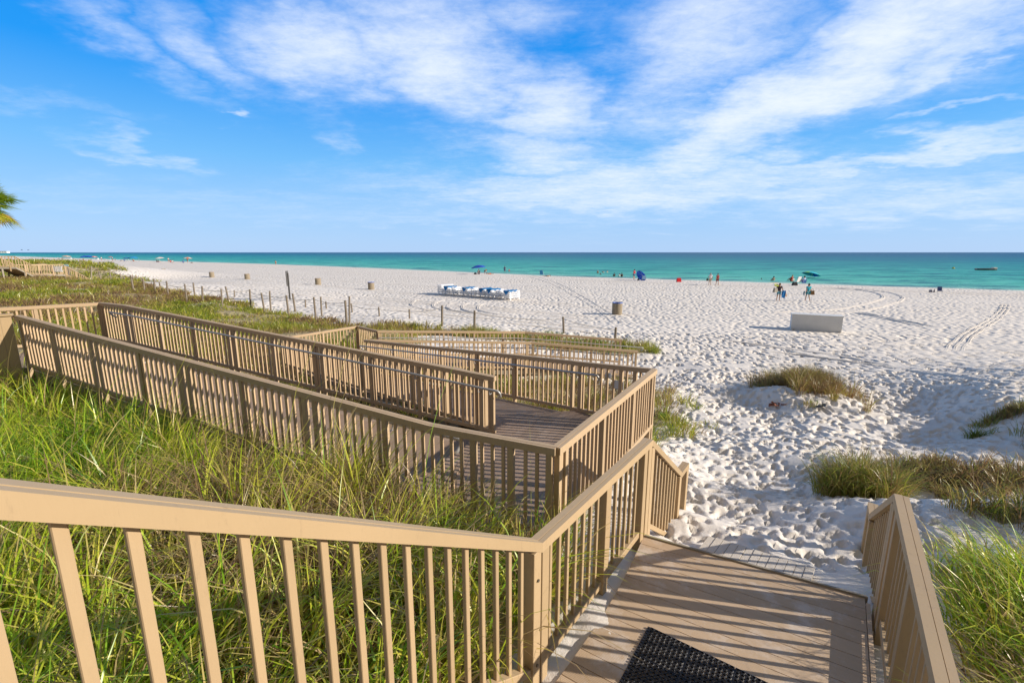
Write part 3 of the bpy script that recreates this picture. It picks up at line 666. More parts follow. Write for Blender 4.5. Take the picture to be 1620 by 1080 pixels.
# solid boarded wall closing the upper landing at the left
wl = empty('board_wall', (BL.x, BL.y, 1.6), 0, 'solid tan boarded side wall with a stepped lower edge, at the left edge', 'wall')
wdir = Vector((-.80, -.60, 0)).normalized(); random.seed(4)
nbd = 12
for k in range(nbd):
    s0 = k*.15; s1 = s0+.147; zl = [0.62, .1, -.25, -.5, -.7][min(k, 4)]+random.uniform(-.03, .03)
    if k > 6: zl = -.9
    bm = bmn(); a = wdir*s0+Vector((-.02, -.10, 0)); b_ = wdir*s1+Vector((-.02, -.10, 0)); zt_ = ZC-1.19-1.6
    beam(bm, a+Vector((0, 0, (zl+zt_)/2)), b_+Vector((0, 0, (zl+zt_)/2)), .03, zt_-zl); obj('wall_board', bm, M_RAIL, wl)
bm = bmn(); beam(bm, Vector((.0, -.08, ZC-1.19-1.6)), wdir*1.85+Vector((0, -.08, ZC-1.19-1.6)), .11, .04, 0, .022); obj('cap_rail', bm, M_RAIL, wl)
bm = bmn()
for s_, zl in ((.10, -.75), (.45, -.9), (1.0, -.9)):
    a = wdir*s_+Vector((0.02, .03, 0)); box(bm, (a.x, a.y, .25+zl/2), (.09, .09, 1.0-zl), .6)
obj('support_post', bm, M_WOODOLD, wl)

# ------------------------------------------------------------------ grass
def grassmat(name, stops, trans=.45):
    m, t, b = mat(name); m.node_tree.nodes.remove(b)
    a = t.new('ShaderNodeAttribute', attribute_name='rnd').outputs['Fac']; hgt = t.new('ShaderNodeAttribute', attribute_name='hh').outputs['Fac']
    c = t.ramp(a, stops)
    dry = t.ramp(a, [(0, (.20, .19, .05)), (.5, (.30, .25, .09)), (1, (.36, .28, .15))])
    c = t.mix(t.m('MULTIPLY', t.sstep(hgt, .80, 1.0), .5), c, dry)
    df = t.new('ShaderNodeBsdfDiffuse'); t.put(df.inputs[0], c); tr = t.new('ShaderNodeBsdfTranslucent'); t.put(tr.inputs[0], c)
    gl = t.new('ShaderNodeBsdfGlossy'); gl.inputs['Roughness'].default_value = .38; t.put(gl.inputs[0], (.9, .9, .8))
    mx = t.new('ShaderNodeMixShader'); mx.inputs[0].default_value = trans; t.l.new(df.outputs[0], mx.inputs[1]); t.l.new(tr.outputs[0], mx.inputs[2])
    m2_ = t.new('ShaderNodeMixShader'); m2_.inputs[0].default_value = .05; t.l.new(mx.outputs[0], m2_.inputs[1]); t.l.new(gl.outputs[0], m2_.inputs[2])
    t.l.new(m2_.outputs[0], m.node_tree.nodes['Material Output'].inputs[0]); return m
M_GFORE = grassmat('tall_grass_blades', [(0, (.11, .25, .015)), (.22, (.27, .47, .02)), (.45, (.50, .61, .035)), (.68, (.66, .60, .08)), (.80, (.62, .50, .17)), (.92, (.50, .36, .18)), (1, (.28, .18, .09))])
M_GFIELD = grassmat('dune_grass_blades', [(0, (.15, .21, .015)), (.25, (.34, .38, .025)), (.5, (.46, .44, .05)), (.68, (.46, .35, .10)), (.85, (.40, .25, .11)), (1, (.22, .13, .07))])
M_GCLUMP = grassmat('beach_grass_blades', [(0, (.12, .18, .02)), (.3, (.26, .30, .03)), (.55, (.38, .32, .08)), (.75, (.38, .24, .09)), (1, (.22, .13, .065))])
def blades(name, x, y, z, h, lean, az_, w, rnd, m, seg=4, droop=1.0, parent=None):
    n = len(x); ks = np.linspace(0, 1, seg+1)
    co = np.zeros((n, 2*seg+1, 3), np.float32); hh = np.zeros((n, 2*seg+1), np.float32)
    cx, sx = np.cos(az_), np.sin(az_); tw = az_+np.pi/2+RNG.normal(0, .8, n); ct, st_ = np.cos(tw), np.sin(tw)
    for i, k in enumerate(ks):
        ang = lean*(k*(.35+.65*droop*k))          # bends over towards the tip
        r = h*k*np.sin(ang+.12*lean); zz_ = h*k*np.cos(ang)
        X0 = x+cx*r; Y0 = y+sx*r; Z0 = z+zz_; ww = w*(1-k**2.2)*(.55+.45*np.minimum(1, k*4))
        if i < seg:
            co[:, 2*i, 0] = X0-ct*ww; co[:, 2*i, 1] = Y0-st_*ww; co[:, 2*i, 2] = Z0
            co[:, 2*i+1, 0] = X0+ct*ww; co[:, 2*i+1, 1] = Y0+st_*ww; co[:, 2*i+1, 2] = Z0
            hh[:, 2*i] = k; hh[:, 2*i+1] = k
        else: co[:, 2*i, 0] = X0; co[:, 2*i, 1] = Y0; co[:, 2*i, 2] = Z0; hh[:, 2*i] = 1
    V = 2*seg+1; base = (np.arange(n)*V)[:, None]
    quads = np.array([[2*i, 2*i+1, 2*i+3, 2*i+2] for i in range(seg-1)]); tri = np.array([2*seg-2, 2*seg-1, 2*seg])
    q = (base[:, :, None]+quads[None]).reshape(n, -1); tr = base+tri[None]
    li = np.concatenate([q, tr], 1); per = li.shape[1]
    starts = np.concatenate([np.arange(seg-1)*4, [(seg-1)*4]])
    me = bpy.data.meshes.new(name); me.vertices.add(n*V); me.vertices.foreach_set('co', co.ravel())
    me.loops.add(n*per); me.loops.foreach_set('vertex_index', li.ravel().astype(np.int32))
    ls = (np.arange(n)*per)[:, None]+starts[None]; me.polygons.add(ls.size); me.polygons.foreach_set('loop_start', ls.ravel().astype(np.int32))
    me.polygons.foreach_set('use_smooth', np.ones(ls.size, bool)); me.update(calc_edges=True)
    attr(me, 'rnd', np.repeat(rnd, V)); attr(me, 'hh', hh)
    return obj(name, me, m, parent)
def scatter(x0, x1, y0, y1, dens, thr, mask=veg, maxd=None):
    n = int((x1-x0)*(y1-y0)*dens); x = RNG.uniform(x0, x1, n); y = RNG.uniform(y0, y1, n)
    k = mask(x, y) > thr+RNG.uniform(0, .5, n); x, y = x[k], y[k]
    inview = (y > .3) & (np.abs(x) < 1.25*y+2.0); x, y = x[inview], y[inview]
    return x, y
RAMPS = []   # keep blades from growing through the decks
def clear_of_decks(x, y):
    lineB = (x-.445)*.406+(y-4.286)*.914; along_ = (x-.445)*-.914+(y-4.286)*.406
    on1 = (lineB > 0.02) & (lineB < 2.55) & (along_ > -.2)
    d2x, d2y = -.69, .724; n2x, n2y = .724, .69; a2 = (x-1.257)*d2x+(y-8.5)*d2y; b2 = (x-1.257)*n2x+(y-8.5)*n2y
    on2 = (b2 < .03) & (b2 > -1.75) & (a2 > -1) & (a2 < 10.5)
    e1 = (x-.445)*.53+(y-4.286)*.848; e2 = (x-.445)*.848-(y-4.286)*.53
    on0 = (e2 < .05) & (lineB > 0.02) & (b2 < .05) & (e2 > -4)
    s = x*SU.x+y*SU.y; v = x*SV.x+y*SV.y; on3 = (v > -1.5) & (v < .72) & (s < 5.2)
    on4 = (x > -5) & (x < 4.8) & (y > 15.2+.24*np.minimum(0, x-.7)*-0) & (y < 18.5) & (y > 15.3+.24*(np.clip(x, -5, .7)+4.8)) & (y < 17.1+.28*(np.clip(x, -5, .5)+5))
    return ~(on1 | on2 | on0 | on3 | on4)
def tufts(name, cx, cy, per, rad, hmin, hmax, w, leanm, m, rmean, wind=(0, 0), seg=4, label=None, droop=1.0, cat='grass', kind='stuff', rsd=.22, parent=None, clip_=True, zoff=-.03):
    n = len(cx); k = np.repeat(np.arange(n), per)
    th = RNG.uniform(0, 2*np.pi, n*per); r = rad*np.sqrt(RNG.uniform(0, 1, n*per))*RNG.uniform(.6, 1.3, n)[k]
    x = cx[k]+r*np.cos(th); y = cy[k]+r*np.sin(th)
    if clip_: ok = clear_of_decks(x, y); x, y, th, k, r = x[ok], y[ok], th[ok], k[ok], r[ok]
    z = terrain(x, y)+zoff
    th_h = (RNG.uniform(.45, 1.2, n)*(.75+.5*vnoise(cx, cy, .7, 77)))[k]; h = RNG.uniform(hmin, hmax, len(x))*th_h
    lean = np.abs(RNG.normal(leanm, .3, len(x)))
    ax = np.cos(th)*.7+wind[0]+RNG.normal(0, .45, len(x)); ay = np.sin(th)*.7+wind[1]+RNG.normal(0, .45, len(x)); az_ = np.arctan2(ay, ax)
    tr_ = (rmean(cx, cy) if callable(rmean) else np.full(n, rmean))+RNG.normal(0, .19, n)
    rnd = np.clip(tr_[k]+RNG.normal(0, rsd, len(x)), .0, 1)
    o = blades(name, x, y, z, h, lean, az_, w*RNG.uniform(.6, 1.2, len(x)), rnd, m, seg, droop, parent)
    if not parent: tag(o, label, cat, None, kind)
    return o
# foreground
cx, cy = scatter(-16, 1.2, .4, 9, 21, .35)
v_ = cx*SV.x+cy*SV.y; s_ = cx*SU.x+cy*SU.y; lineB = (cx-.445)*.406+(cy-4.286)*.914
fo = (v_ < -1.55) & (lineB < .02); cx, cy = cx[fo], cy[fo]
def fore_r(x, y): return .36+(.22+.5*vnoise(x, y, .8, 2))*sst(x, -5.5, -1.2)*sst(y, 1.2, 3.2)+.35*(vnoise(x, y, .9, 4)-.35)
tufts('tall_grass', cx, cy, 42, .11, .40, 1.12, .0098, .68, M_GFORE, fore_r, (.35, -.1), 5, 'tall green and straw coloured beach grass filling the dune behind the stair railing')
# sparse long straw stems
k = RNG.random(len(cx)) < .10
tufts('seed_stems', cx[k], cy[k], 2, .1, 1.3, 2.2, .0048, .45, M_GFORE, .80, (.7, .1), 6, 'long pale straw stems leaning above the tall grass', rsd=.05)
# right dune
rx, ry = scatter(2.6, 15, .6, 9.5, 34, .12)
v_ = rx*SV.x+ry*SV.y; k = v_ > .8; rx, ry = rx[k], ry[k]
nearr = (ry < 4.0+1.2*(vnoise(rx, ry, .9, 61)-.3))
tufts('tall_grass', rx[nearr], ry[nearr], 34, .13, .30, .80, .0072, .9, M_GFORE, lambda x, y: .30+.45*vnoise(x, y, .8, 62), (-.2, .5), 5, 'tall grass on the dune at the lower right, beside the landing railing')
tufts('dune_grass', rx[~nearr], ry[~nearr], 22, .18, .18, .48, .006, .8, M_GCLUMP, .5, (0, 0), 4, 'sparse low grass on the shaded sandy dune at the right edge')
# field behind the ramps
fx, fy = scatter(-62, 7, 6, 62, 8, .12)
k = ((fx-.445)*.406+(fy-4.286)*.914 > .3); fx, fy = fx[k], fy[k]; dist = np.hypot(fx, fy)
def field_r(x, y): return .26+.62*sst(vnoise(x, y, .16, 14)*.6+vnoise(x, y, .6, 15)*.4, .32, .62)
nr_ = dist < 26
tufts('dune_grass', fx[nr_], fy[nr_], 46, .26, .18, .58, .0095, .8, M_GFIELD, field_r, (.1, 0), 4, 'green and rusty dune grass around the switchback ramps')
k = (dist >= 26)
tufts('dune_grass', fx[k], fy[k], 26, .32, .18, .58, .022, .8, M_GFIELD, field_r, (.1, 0), 3, 'low dune grass covering the field up to the wooden fence posts')
fx, fy = scatter(-170, -50, 50, 130, 1.1, .2); 
tufts('dune_grass', fx, fy, 16, .6, .3, .7, .05, .8, M_GFIELD, .28, (0, 0), 3, 'yellow green grass on the far dune beyond the other walkway')

def clump(label, px, py, w_, d_, n, hmin, hmax, m=M_GCLUMP, rm=.5, group='grass clumps on the sand', per=30, ww=.0065, zo=-.02, cover=None):
    c_ = at_g(px, py); x = c_.x+RNG.normal(0, w_*.38, n); y = c_.y+RNG.normal(0, d_*.38, n)
    if cover: k = ((x-c_.x)/w_)**2+((y-c_.y)/d_)**2 < cover; x, y = x[k], y[k]
    root = empty('grass_clump', c_, 0, label, 'grass clump', group)
    o = tufts('blades', x, y, per, .11, hmin, hmax, ww, .8, m, rm, (.1, .05), 4, parent=root, clip_=False, zoff=zo)
    o.matrix_parent_inverse = Matrix.Translation(-Vector(c_)); return root
clump('rusty green grass clump on a low mound in the middle of the trodden sand', 1270, 614, 1.22, 1.5, 370, .32, .82, rm=.74, per=40)
clump('small sparse tuft in front of the mound of grass', 1280, 640, .5, .2, 7, .1, .22, rm=.5, per=16)
clump('dense grass clump on the sand just beyond the right landing railing', 1355, 780, .62, .50, 120, .28, .68, rm=.46, per=38)
clump('brown tinged grass clump right of the dense one', 1460, 752, .65, .45, 80, .2, .46, rm=.72)
clump('thin brown runner of grass on the shaded dune right of the landing railing', 1560, 760, 1.1, .6, 95, .14, .42, rm=.78)
clump('small bright green tuft at the sand by the corner of the ramp railing', 1053, 662, .25, .2, 12, .15, .34, m=M_GFORE, rm=.35)
clump('scattered tuft on the shaded sand near the right edge', 1570, 665, .5, .2, 16, .12, .3, rm=.55)
clump('low tuft at the right edge of the photo', 1605, 650, .4, .3, 22, .15, .36, rm=.6)
clump('green tuft in front of the sand hollow', 1545, 690, .2, .15, 8, .1, .3, rm=.3)

# ------------------------------------------------------------------ things on the beach
ORD = ['first', 'second', 'third', 'fourth', 'fifth', 'sixth', 'seventh', 'eighth', 'ninth', 'tenth', 'eleventh', 'twelfth', 'thirteenth', 'fourteenth', 'fifteenth', 'sixteenth', 'seventeenth', 'eighteenth', 'nineteenth', 'twentieth', 'twenty-first', 'twenty-second', 'twenty-third', 'twenty-fourth', 'twenty-fifth']
# slatted litter barrels
M_SLAT = simple('barrel_slat_wood', (.30, .245, .17), .85, 0, .3, 10, .3); M_LINER = simple('blue_bin_liner', (.10, .16, .42), .4); M_BAND = simple('dark_band', (.10, .09, .08), .6)
def barrel(label, px, py, liner):
    c_ = at_g(px, py) if px > 300 else at_z(px, py, .06); c_.z -= .03; root = empty('litter_barrel', c_, random.uniform(0, 1), label, 'litter barrel', 'slatted litter barrels on the beach')
    bm = bmn()
    for k in range(22):
        a = k*2*math.pi/22; vs = box(bm, (math.cos(a)*.37, math.sin(a)*.37, .47), (.022, .088, .92+random.uniform(-.01, .01)), a)
    obj('slats', bm, M_SLAT, root)
    bm = bmn(); tube(bm, [(0, 0, .03), (0, 0, .8)], .345, 20); obj('drum', bm, M_BAND, root)
    if liner:
        bm = bmn(); n_ = 24; rr = [[bm.verts.new((math.cos(a*2*math.pi/n_)*r_, math.sin(a*2*math.pi/n_)*r_, z_+.012*math.sin(a*2.6))) for a in range(n_)] for r_, z_ in ((.30, .7), (.345, .95), (.385, .955), (.395, .89))]
        for i in range(3):
            for a in range(n_): bm.faces.new((rr[i][a], rr[i][(a+1) % n_], rr[i+1][(a+1) % n_], rr[i+1][a]))
        obj('liner', bm, M_LINER, root)
barrel('slatted wooden barrel with a blue liner, alone on the sand nearest the camera', 976, 497, 1)
barrel('slatted barrel with a blue liner rim, left of the stacked loungers', 587.5, 458, 1)
barrel('slatted barrel just right of the dark upright sign', 503.5, 450.5, 0)
barrel('slatted barrel to the left of the dark upright sign', 391.5, 442, 0)
barrel('slatted barrel, second from the left in the line of barrels', 335.5, 438.5, 0)
barrel('farthest slatted barrel, leftmost of the line on the sand', 259.5, 431.5, 0)

# stacked loungers
def lounger():
    root = empty('sun_lounger', (0, 0, 0), 0, 'x', 'sun lounger', 'white loungers in nine stacks')
    bm = bmn()
    for y_ in (-.31, .31): box(bm, (0, y_, .30), (1.92, .05, .075))
    for x_ in (-.94, .94): box(bm, (x_, 0, .30), (.05, .66, .07))
    bevel(bm, .008); obj('frame', bm, M_WHITE, root)
    bm = bmn()
    for k in range(14): box(bm, (-.86+k*.132, 0, .325), (.095, .58, .018))
    obj('slats', bm, M_WHITE, root)
    for x_ in (-.72, .72):
        for y_ in (-.33, .33): bm = bmn(); box(bm, (x_, y_, .145), (.10, .045, .29)); obj('leg', bm, M_WHITE, root)
    return root
LG = lounger(); first = True
stk = [(705, 465.0, 5, 0), (715.5, 466.2, 4, 1), (728, 467.2, 4, 0), (744, 468, 4, 1), (757, 469.2, 4, 0), (771.5, 470, 4, 1), (784, 471.2, 4, 1), (796, 472.5, 4, 0), (810, 474, 4, 1)]
LEV = ['lowest', 'second', 'third', 'fourth', 'fifth', 'topmost']
for i, (px, py, n_, cov) in enumerate(stk):
    c_ = at_g(px, py); ang_ = math.atan2(.80, .60)+random.uniform(-.07, .07)
    for k in range(n_):
        o = LG if first else copy_tree(LG); first = False
        o.location = (c_.x+random.uniform(-.02, .02), c_.y, c_.z-.02+k*.185); o.rotation_euler = (0, 0, ang_)
        o['label'] = '%s white lounger of the %s stack from the left' % ('topmost' if k == n_-1 else LEV[k], ORD[i])
    if cov:
        top = c_.z+(n_-1)*.185+.36; root = empty('lounger_cover', (c_.x, c_.y, top), ang_, 'blue canvas cover on top of the %s lounger stack from the left' % ORD[i], 'cover', 'blue covers on the loungers')
        bm = bmn(); N_x = 14; g = [[bm.verts.new((-1.0+1.45*a/N_x, -.38+.76*b_/6, .05+.035*math.sin(a*.9+i)*math.cos(b_)-(.10 if b_ in (0, 6) else 0))) for b_ in range(7)] for a in range(N_x+1)]
        for a in range(N_x):
            for b_ in range(6): bm.faces.new((g[a][b_], g[a+1][b_], g[a+1][b_+1], g[a][b_+1]))
        bmesh.ops.solidify(bm, geom=bm.faces[:], thickness=.05); obj('canvas', bm, M_BLUE, root)
        bm = bmn(); vs = [bm.verts.new(q) for q in ((-1.02, -.36, .02), (-1.02, .36, .02), (-1.05, 0, -.42))]; bm.faces.new(vs); bmesh.ops.solidify(bm, geom=bm.faces[:], thickness=.012); obj('flap', bm, M_BLUE, root)

# pale storage box
a, b_ = at_g(1250.5, 521), at_g(1331, 526.5); L_ = (b_-a).xy.length; an_ = math.atan2((b_-a).y, (b_-a).x)
root = empty('storage_box', (a+b_)/2+Vector((0, 0, -.03)), an_, 'long pale grey box with a thin lid lying on the open sand', 'storage box')
bm = bmn(); vs = box(bm, (0, .42, .47), (L_, .84, .94)); bevel(bm, .02, 2); obj('body', bm, M_BOX, root)
bm = bmn(); box(bm, (0, .42, .975), (L_+.05, .90, .07)); bevel(bm, .012, 2); obj('lid', bm, M_BOX, root)
bm = bmn(); box(bm, (L_*.5-.12, .0, .035), (.1, .16, .08)); box(bm, (-L_*.5+.15, .0, .035), (.1, .16, .08)); obj('skid', bm, M_WOODOLD, root)

for k_, (x_, w_) in enumerate(((-.9, .5), (.2, .8), (1.0, .45))):
    bm = bmn()
    for z_ in (.30, .62): box(bm, (x_*L_*.42, -.004, z_), (.02, .012, .03))
    obj('latch', bm, M_METAL, root)
# dark upright sign by the fence
c_ = at_g(458, 474); sg = empty('sign_post', (c_.x, c_.y, c_.z-.1), 0, 'tall dark weathered sign board on a post, seen nearly edge on, between the fence posts', 'sign')
zt1 = ZC-.0-(ray(456, 430).z*-1)/ray(456, 430).y*c_.y; hh_ = zt1-c_.z+.1
M_SIGN = simple('dark_sign_wood', (.085, .08, .075), .8, 0, .3, 8)
bm = bmn(); box(bm, (.05, 0, hh_*.5-.05), (.11, .10, hh_-.1)); obj('post', bm, M_SIGN, sg)
bm = bmn(); box(bm, (-.02, .0, hh_-.55), (.055, .62, 1.25), R(12)); bevel(bm, .006); obj('board', bm, M_SIGN, sg)

# dune fence posts and their ropes
def hat(px, py, dist): r_ = ray(px, py); return ZC+r_.z/r_.y*dist
fr = [(161, 448, 429), (176, 449, 430), (193, 451, 433), (197.5, 450, 437), (212, 463, 435), (225, 452, 438), (229, 463, 441), (246, 463, 441), (266, 467, 444.5), (296, 480, 449), (309, 474, 447), (321, 479, 453), (352, 487, 457), (363.5, 482, 453), (397, 487, 457.5), (419.5, 497, 463), (428.5, 492, 460), (457.5, 503, 467), (467.5, 493, 464), (500.5, 511, 470), (509, 500, 469.5), (549, 517, 475), (552.8, 511, 469)]
bk = [(253.5, 455, 446.5), (371, 470, 459), (483.5, 486, 474), (516.5, 488, 477), (557.6, 494, 480), (600.3, 500, 485.5), (648, 504, 489), (699.3, 516, 483), (750.5, 524, 491), (892, 527, 501), (973, 537, 517.5)]
def fpost(lst, nm, grp):
    tops = []
    for i, (px, py, pt) in enumerate(lst):
        c_ = at_g(px, py); h_ = max(.5, min(1.75, hat(px, pt, c_.y)-c_.z)); r_ = random.uniform(.045, .06)*(1+c_.y/150); le = Vector((random.gauss(0, .05), random.gauss(0, .03), 1))
        bm = bmn(); tube(bm, [Vector((0, 0, -.2)), le*(h_*.5), le*h_], [r_, r_*.97, r_*.9], 8)
        o = obj('fence_post', bm, M_POST, None, c_); tag(o, '%s fence post from the left in the %s' % (ORD[i], nm), 'fence post', grp)
        tops.append(c_+le*(h_-.12)+Vector((0, -r_, 0)))
    return tops
t1 = fpost(fr, 'row standing in the grass', 'weathered posts in the grass')
t2 = fpost(bk, 'rope fence at the edge of the beach', 'posts of the rope fence')
def rope(pts, label):
    bm = bmn(); ps = []
    for i in range(len(pts)-1):
        a, b_ = pts[i], pts[i+1]
        for k in range(8): f = k/8; ps.append(a.lerp(b_, f)+Vector((0, 0, -.16*4*f*(1-f)*min(1.5, (b_-a).length/5))))
    ps.append(pts[-1]); tube(bm, ps, .013, 5); tag(obj('rope', bm, M_ROPE), label, 'rope')
rope(t2, 'grey rope sagging between the posts at the edge of the beach')
rope([t1[i] for i in (0, 4, 7, 8, 9, 11, 12, 14, 15, 17, 19, 21)], 'thin grey rope strung along the posts in the grass')

# walkway of the neighbouring property, far left
def at_y(px, py, Y_): r_ = ray(px, py); return (r_.x/r_.y*Y_, Y_, ZC+r_.z/r_.y*Y_)
G3 = 'railings of the distant walkway'
wpts = [at_y(-70, 405, 46), at_y(22, 405, 48), at_y(50, 419, 49.5), at_y(98, 418, 52), at_y(152, 447, 56)]
railing('distant tan railing stepping down across the dune at the far left, nearer side', wpts, h=1.05, step=.24, first=.1, group=G3, foot=.5, wide=.12, barw=.06)
railing('distant tan railing stepping down at the far left, farther side', [(x-1.9, y+.1, z+.02) for x, y, z in wpts[1:]], h=1.05, step=.24, first=.1, group=G3, foot=.5, wide=.12, barw=.06)
deck('distant tan board walkway between its railings at the far left', ([(x-1.85, y+.05, z-1.1) for x, y, z in wpts], [(x-.05, y, z-1.1) for x, y, z in wpts]), 'walkway', 'board_walkway', M_DECK)
p = at_y(92, 421.5, 51.4)
root = empty('white_panel', p, 0, 'small white slatted panel on the distant walkway railing', 'panel'); bm = bmn()
for k in range(6): box(bm, (-.42+k*.165, -.12, -.28), (.11, .03, .62))
obj('slats', bm, M_WHITE, root); bm = bmn(); box(bm, (0, -.09, .0), (1.0, .03, .06)); box(bm, (0, -.09, -.55), (1.0, .03, .06)); obj('frame', bm, M_WHITE, root)
p = at_y(103, 420, 52.6); root = empty('blue_notice', p, .3, 'pale blue notice board on the distant walkway beside the white panel', 'notice')
bm = bmn(); box(bm, (0, 0, 0), (.62, .03, .26), 0, .5); bevel(bm, .004); obj('board', bm, simple('pale_blue_board', (.35, .58, .68), .5), root); bm = bmn(); box(bm, (.25, .05, -.55), (.08, .08, 1.2)); obj('post', bm, M_POST, root)
for (px, py, pt, dx_, lab, m_) in ((115, 421, 409.5, -.12, 'dark leaning post on the dune beyond the distant walkway', M_SIGN), (144, 443, 421, .35, 'pale post leaning right at the foot of the distant walkway', M_WOODOLD), (108, 431, 419, -.05, 'short dark post beside the pale blue notice', M_SIGN)):
    c_ = at_g(px, py); h_ = min(2.2, max(1, hat(px, pt, c_.y)-c_.z)); bm = bmn(); tube(bm, [(0, 0, -.2), (dx_*h_*.6, 0, h_)], [.09, .08], 8); tag(obj('fence_post', bm, m_, None, c_), lab, 'post')
# scraps lying in the grass
for (px, py, lab) in ((18, 444, 'crumpled pale scrap of cloth in the grass at the far left'), (59, 444, 'small white scrap in the grass left of the walkway')):
    c_ = at_g(px, py); bm = bmn(); bmesh.ops.create_icosphere(bm, subdivisions=2, radius=.22 if px < 30 else .12)
    for v in bm.verts: v.co = v.co*(1+.5*math.sin(v.co.x*9+v.co.y*7)); v.co.z = abs(v.co.z)*.6
    tag(obj('scrap', bm, simple('scrap_cloth', (.62, .66, .66), .9), None, c_+Vector((0, 0, .35))), lab, 'scrap')

# ------------------------------------------------------------------ people
def skin(key, verts, edges, sub=1):
    me = bpy.data.meshes.new(key); me.from_pydata([v[:3] for v in verts], edges, []); o = bpy.data.objects.new(key, me); COL.objects.link(o)
    sk = o.modifiers.new('skin', 'SKIN')
    for i, v in enumerate(verts):
        r_ = v[3] if len(v) > 3 else .05; d_ = me.skin_vertices[0].data[i]; d_.radius = (r_, v[4] if len(v) > 4 else r_)
    me.skin_vertices[0].data[0].use_root = True
    sb = o.modifiers.new('sub', 'SUBSURF'); sb.levels = sub; sb.render_levels = sub
    dg = bpy.context.evaluated_depsgraph_get(); dg.update(); out_ = bpy.data.meshes.new_from_object(o.evaluated_get(dg)); out_.name = key
    bpy.data.objects.remove(o); bpy.data.meshes.remove(me)
    out_.polygons.foreach_set('use_smooth', np.ones(len(out_.polygons), bool)); return out_
def pose(kind):
    """joint positions, y is forward"""
    J = dict(pel=(0, 0, .93), spi=(0, .01, 1.10), che=(0, .01, 1.30), nec=(0, .0, 1.47), hea=(0, .02, 1.56), top=(0, .01, 1.68))
    for s, n in ((-1, 'l'), (1, 'r')):
        J.update({'hip'+n: (s*.09, 0, .88), 'kne'+n: (s*.10, .02, .49), 'ank'+n: (s*.10, -.02, .08), 'toe'+n: (s*.12, .15, .035), 'sho'+n: (s*.175, 0, 1.40), 'elb'+n: (s*.24, -.02, 1.13), 'wri'+n: (s*.25, .04, .89), 'han'+n: (s*.25, .06, .80)})
    if kind == 'walk': J.update(knel=(-.10, .12, .50), ankl=(-.10, .16, .10), toel=(-.11, .32, .06), kner=(.10, -.02, .49), ankr=(.10, -.24, .12), toer=(.11, -.10, .03), elbl=(-.25, -.10, 1.14), wril=(-.24, -.05, .90), hanl=(-.24, -.02, .82), elbr=(.25, .06, 1.14), wrir=(.25, .16, .92), hanr=(.25, .19, .84))
    if kind == 'carry': J.update(knel=(-.10, .10, .50), ankl=(-.11, .12, .09), toel=(-.12, .27, .04), elbl=(-.30, -.04, 1.15), wril=(-.30, .12, 1.08), hanl=(-.28, .19, 1.06), elbr=(.27, -.03, 1.13), wrir=(.30, .03, .90), hanr=(.30, .05, .81))
    if kind == 'sit':
        dzv = -.78
        for k in ('pel', 'spi', 'che', 'nec', 'hea', 'top', 'shol', 'shor', 'hipl', 'hipr'): x, y, z = J[k]; J[k] = (x, y-.10*(z-.9), z+dzv)
        for s, n in ((-1, 'l'), (1, 'r')): J.update({'kne'+n: (s*.14, .38, .38), 'ank'+n: (s*.12, .66, .07), 'toe'+n: (s*.13, .80, .05), 'elb'+n: (s*.26, .08, .38), 'wri'+n: (s*.16, .30, .40), 'han'+n: (s*.13, .37, .42)})
    if kind == 'lie':
        for k in list(J): x, y, z = J[k]; J[k] = (x, .9-z*.98 if z > .8 else .9-z, .12+.10*max(0, z-1.0)*1.6)
        for n, s in (('l', -1), ('r', 1)): J['toe'+n] = (s*.13, .88, .2); J['elb'+n] = (s*.30, -.35, .05); J['wri'+n] = (s*.28, -.15, .05); J['han'+n] = (s*.27, -.06, .06)
    if kind == 'bend':
        for k, v in dict(spi=(0, .08, 1.05), che=(0, .26, 1.15), nec=(0, .40, 1.20), hea=(0, .48, 1.20), top=(0, .60, 1.17), shol=(-.17, .34, 1.18), shor=(.17, .34, 1.18), elbl=(-.2, .38, .93), elbr=(.2, .38, .93), wril=(-.17, .45, .72), wrir=(.17, .45, .72), hanl=(-.16, .47, .64), hanr=(.16, .47, .64)).items(): J[k] = v
    return J
_c = {}
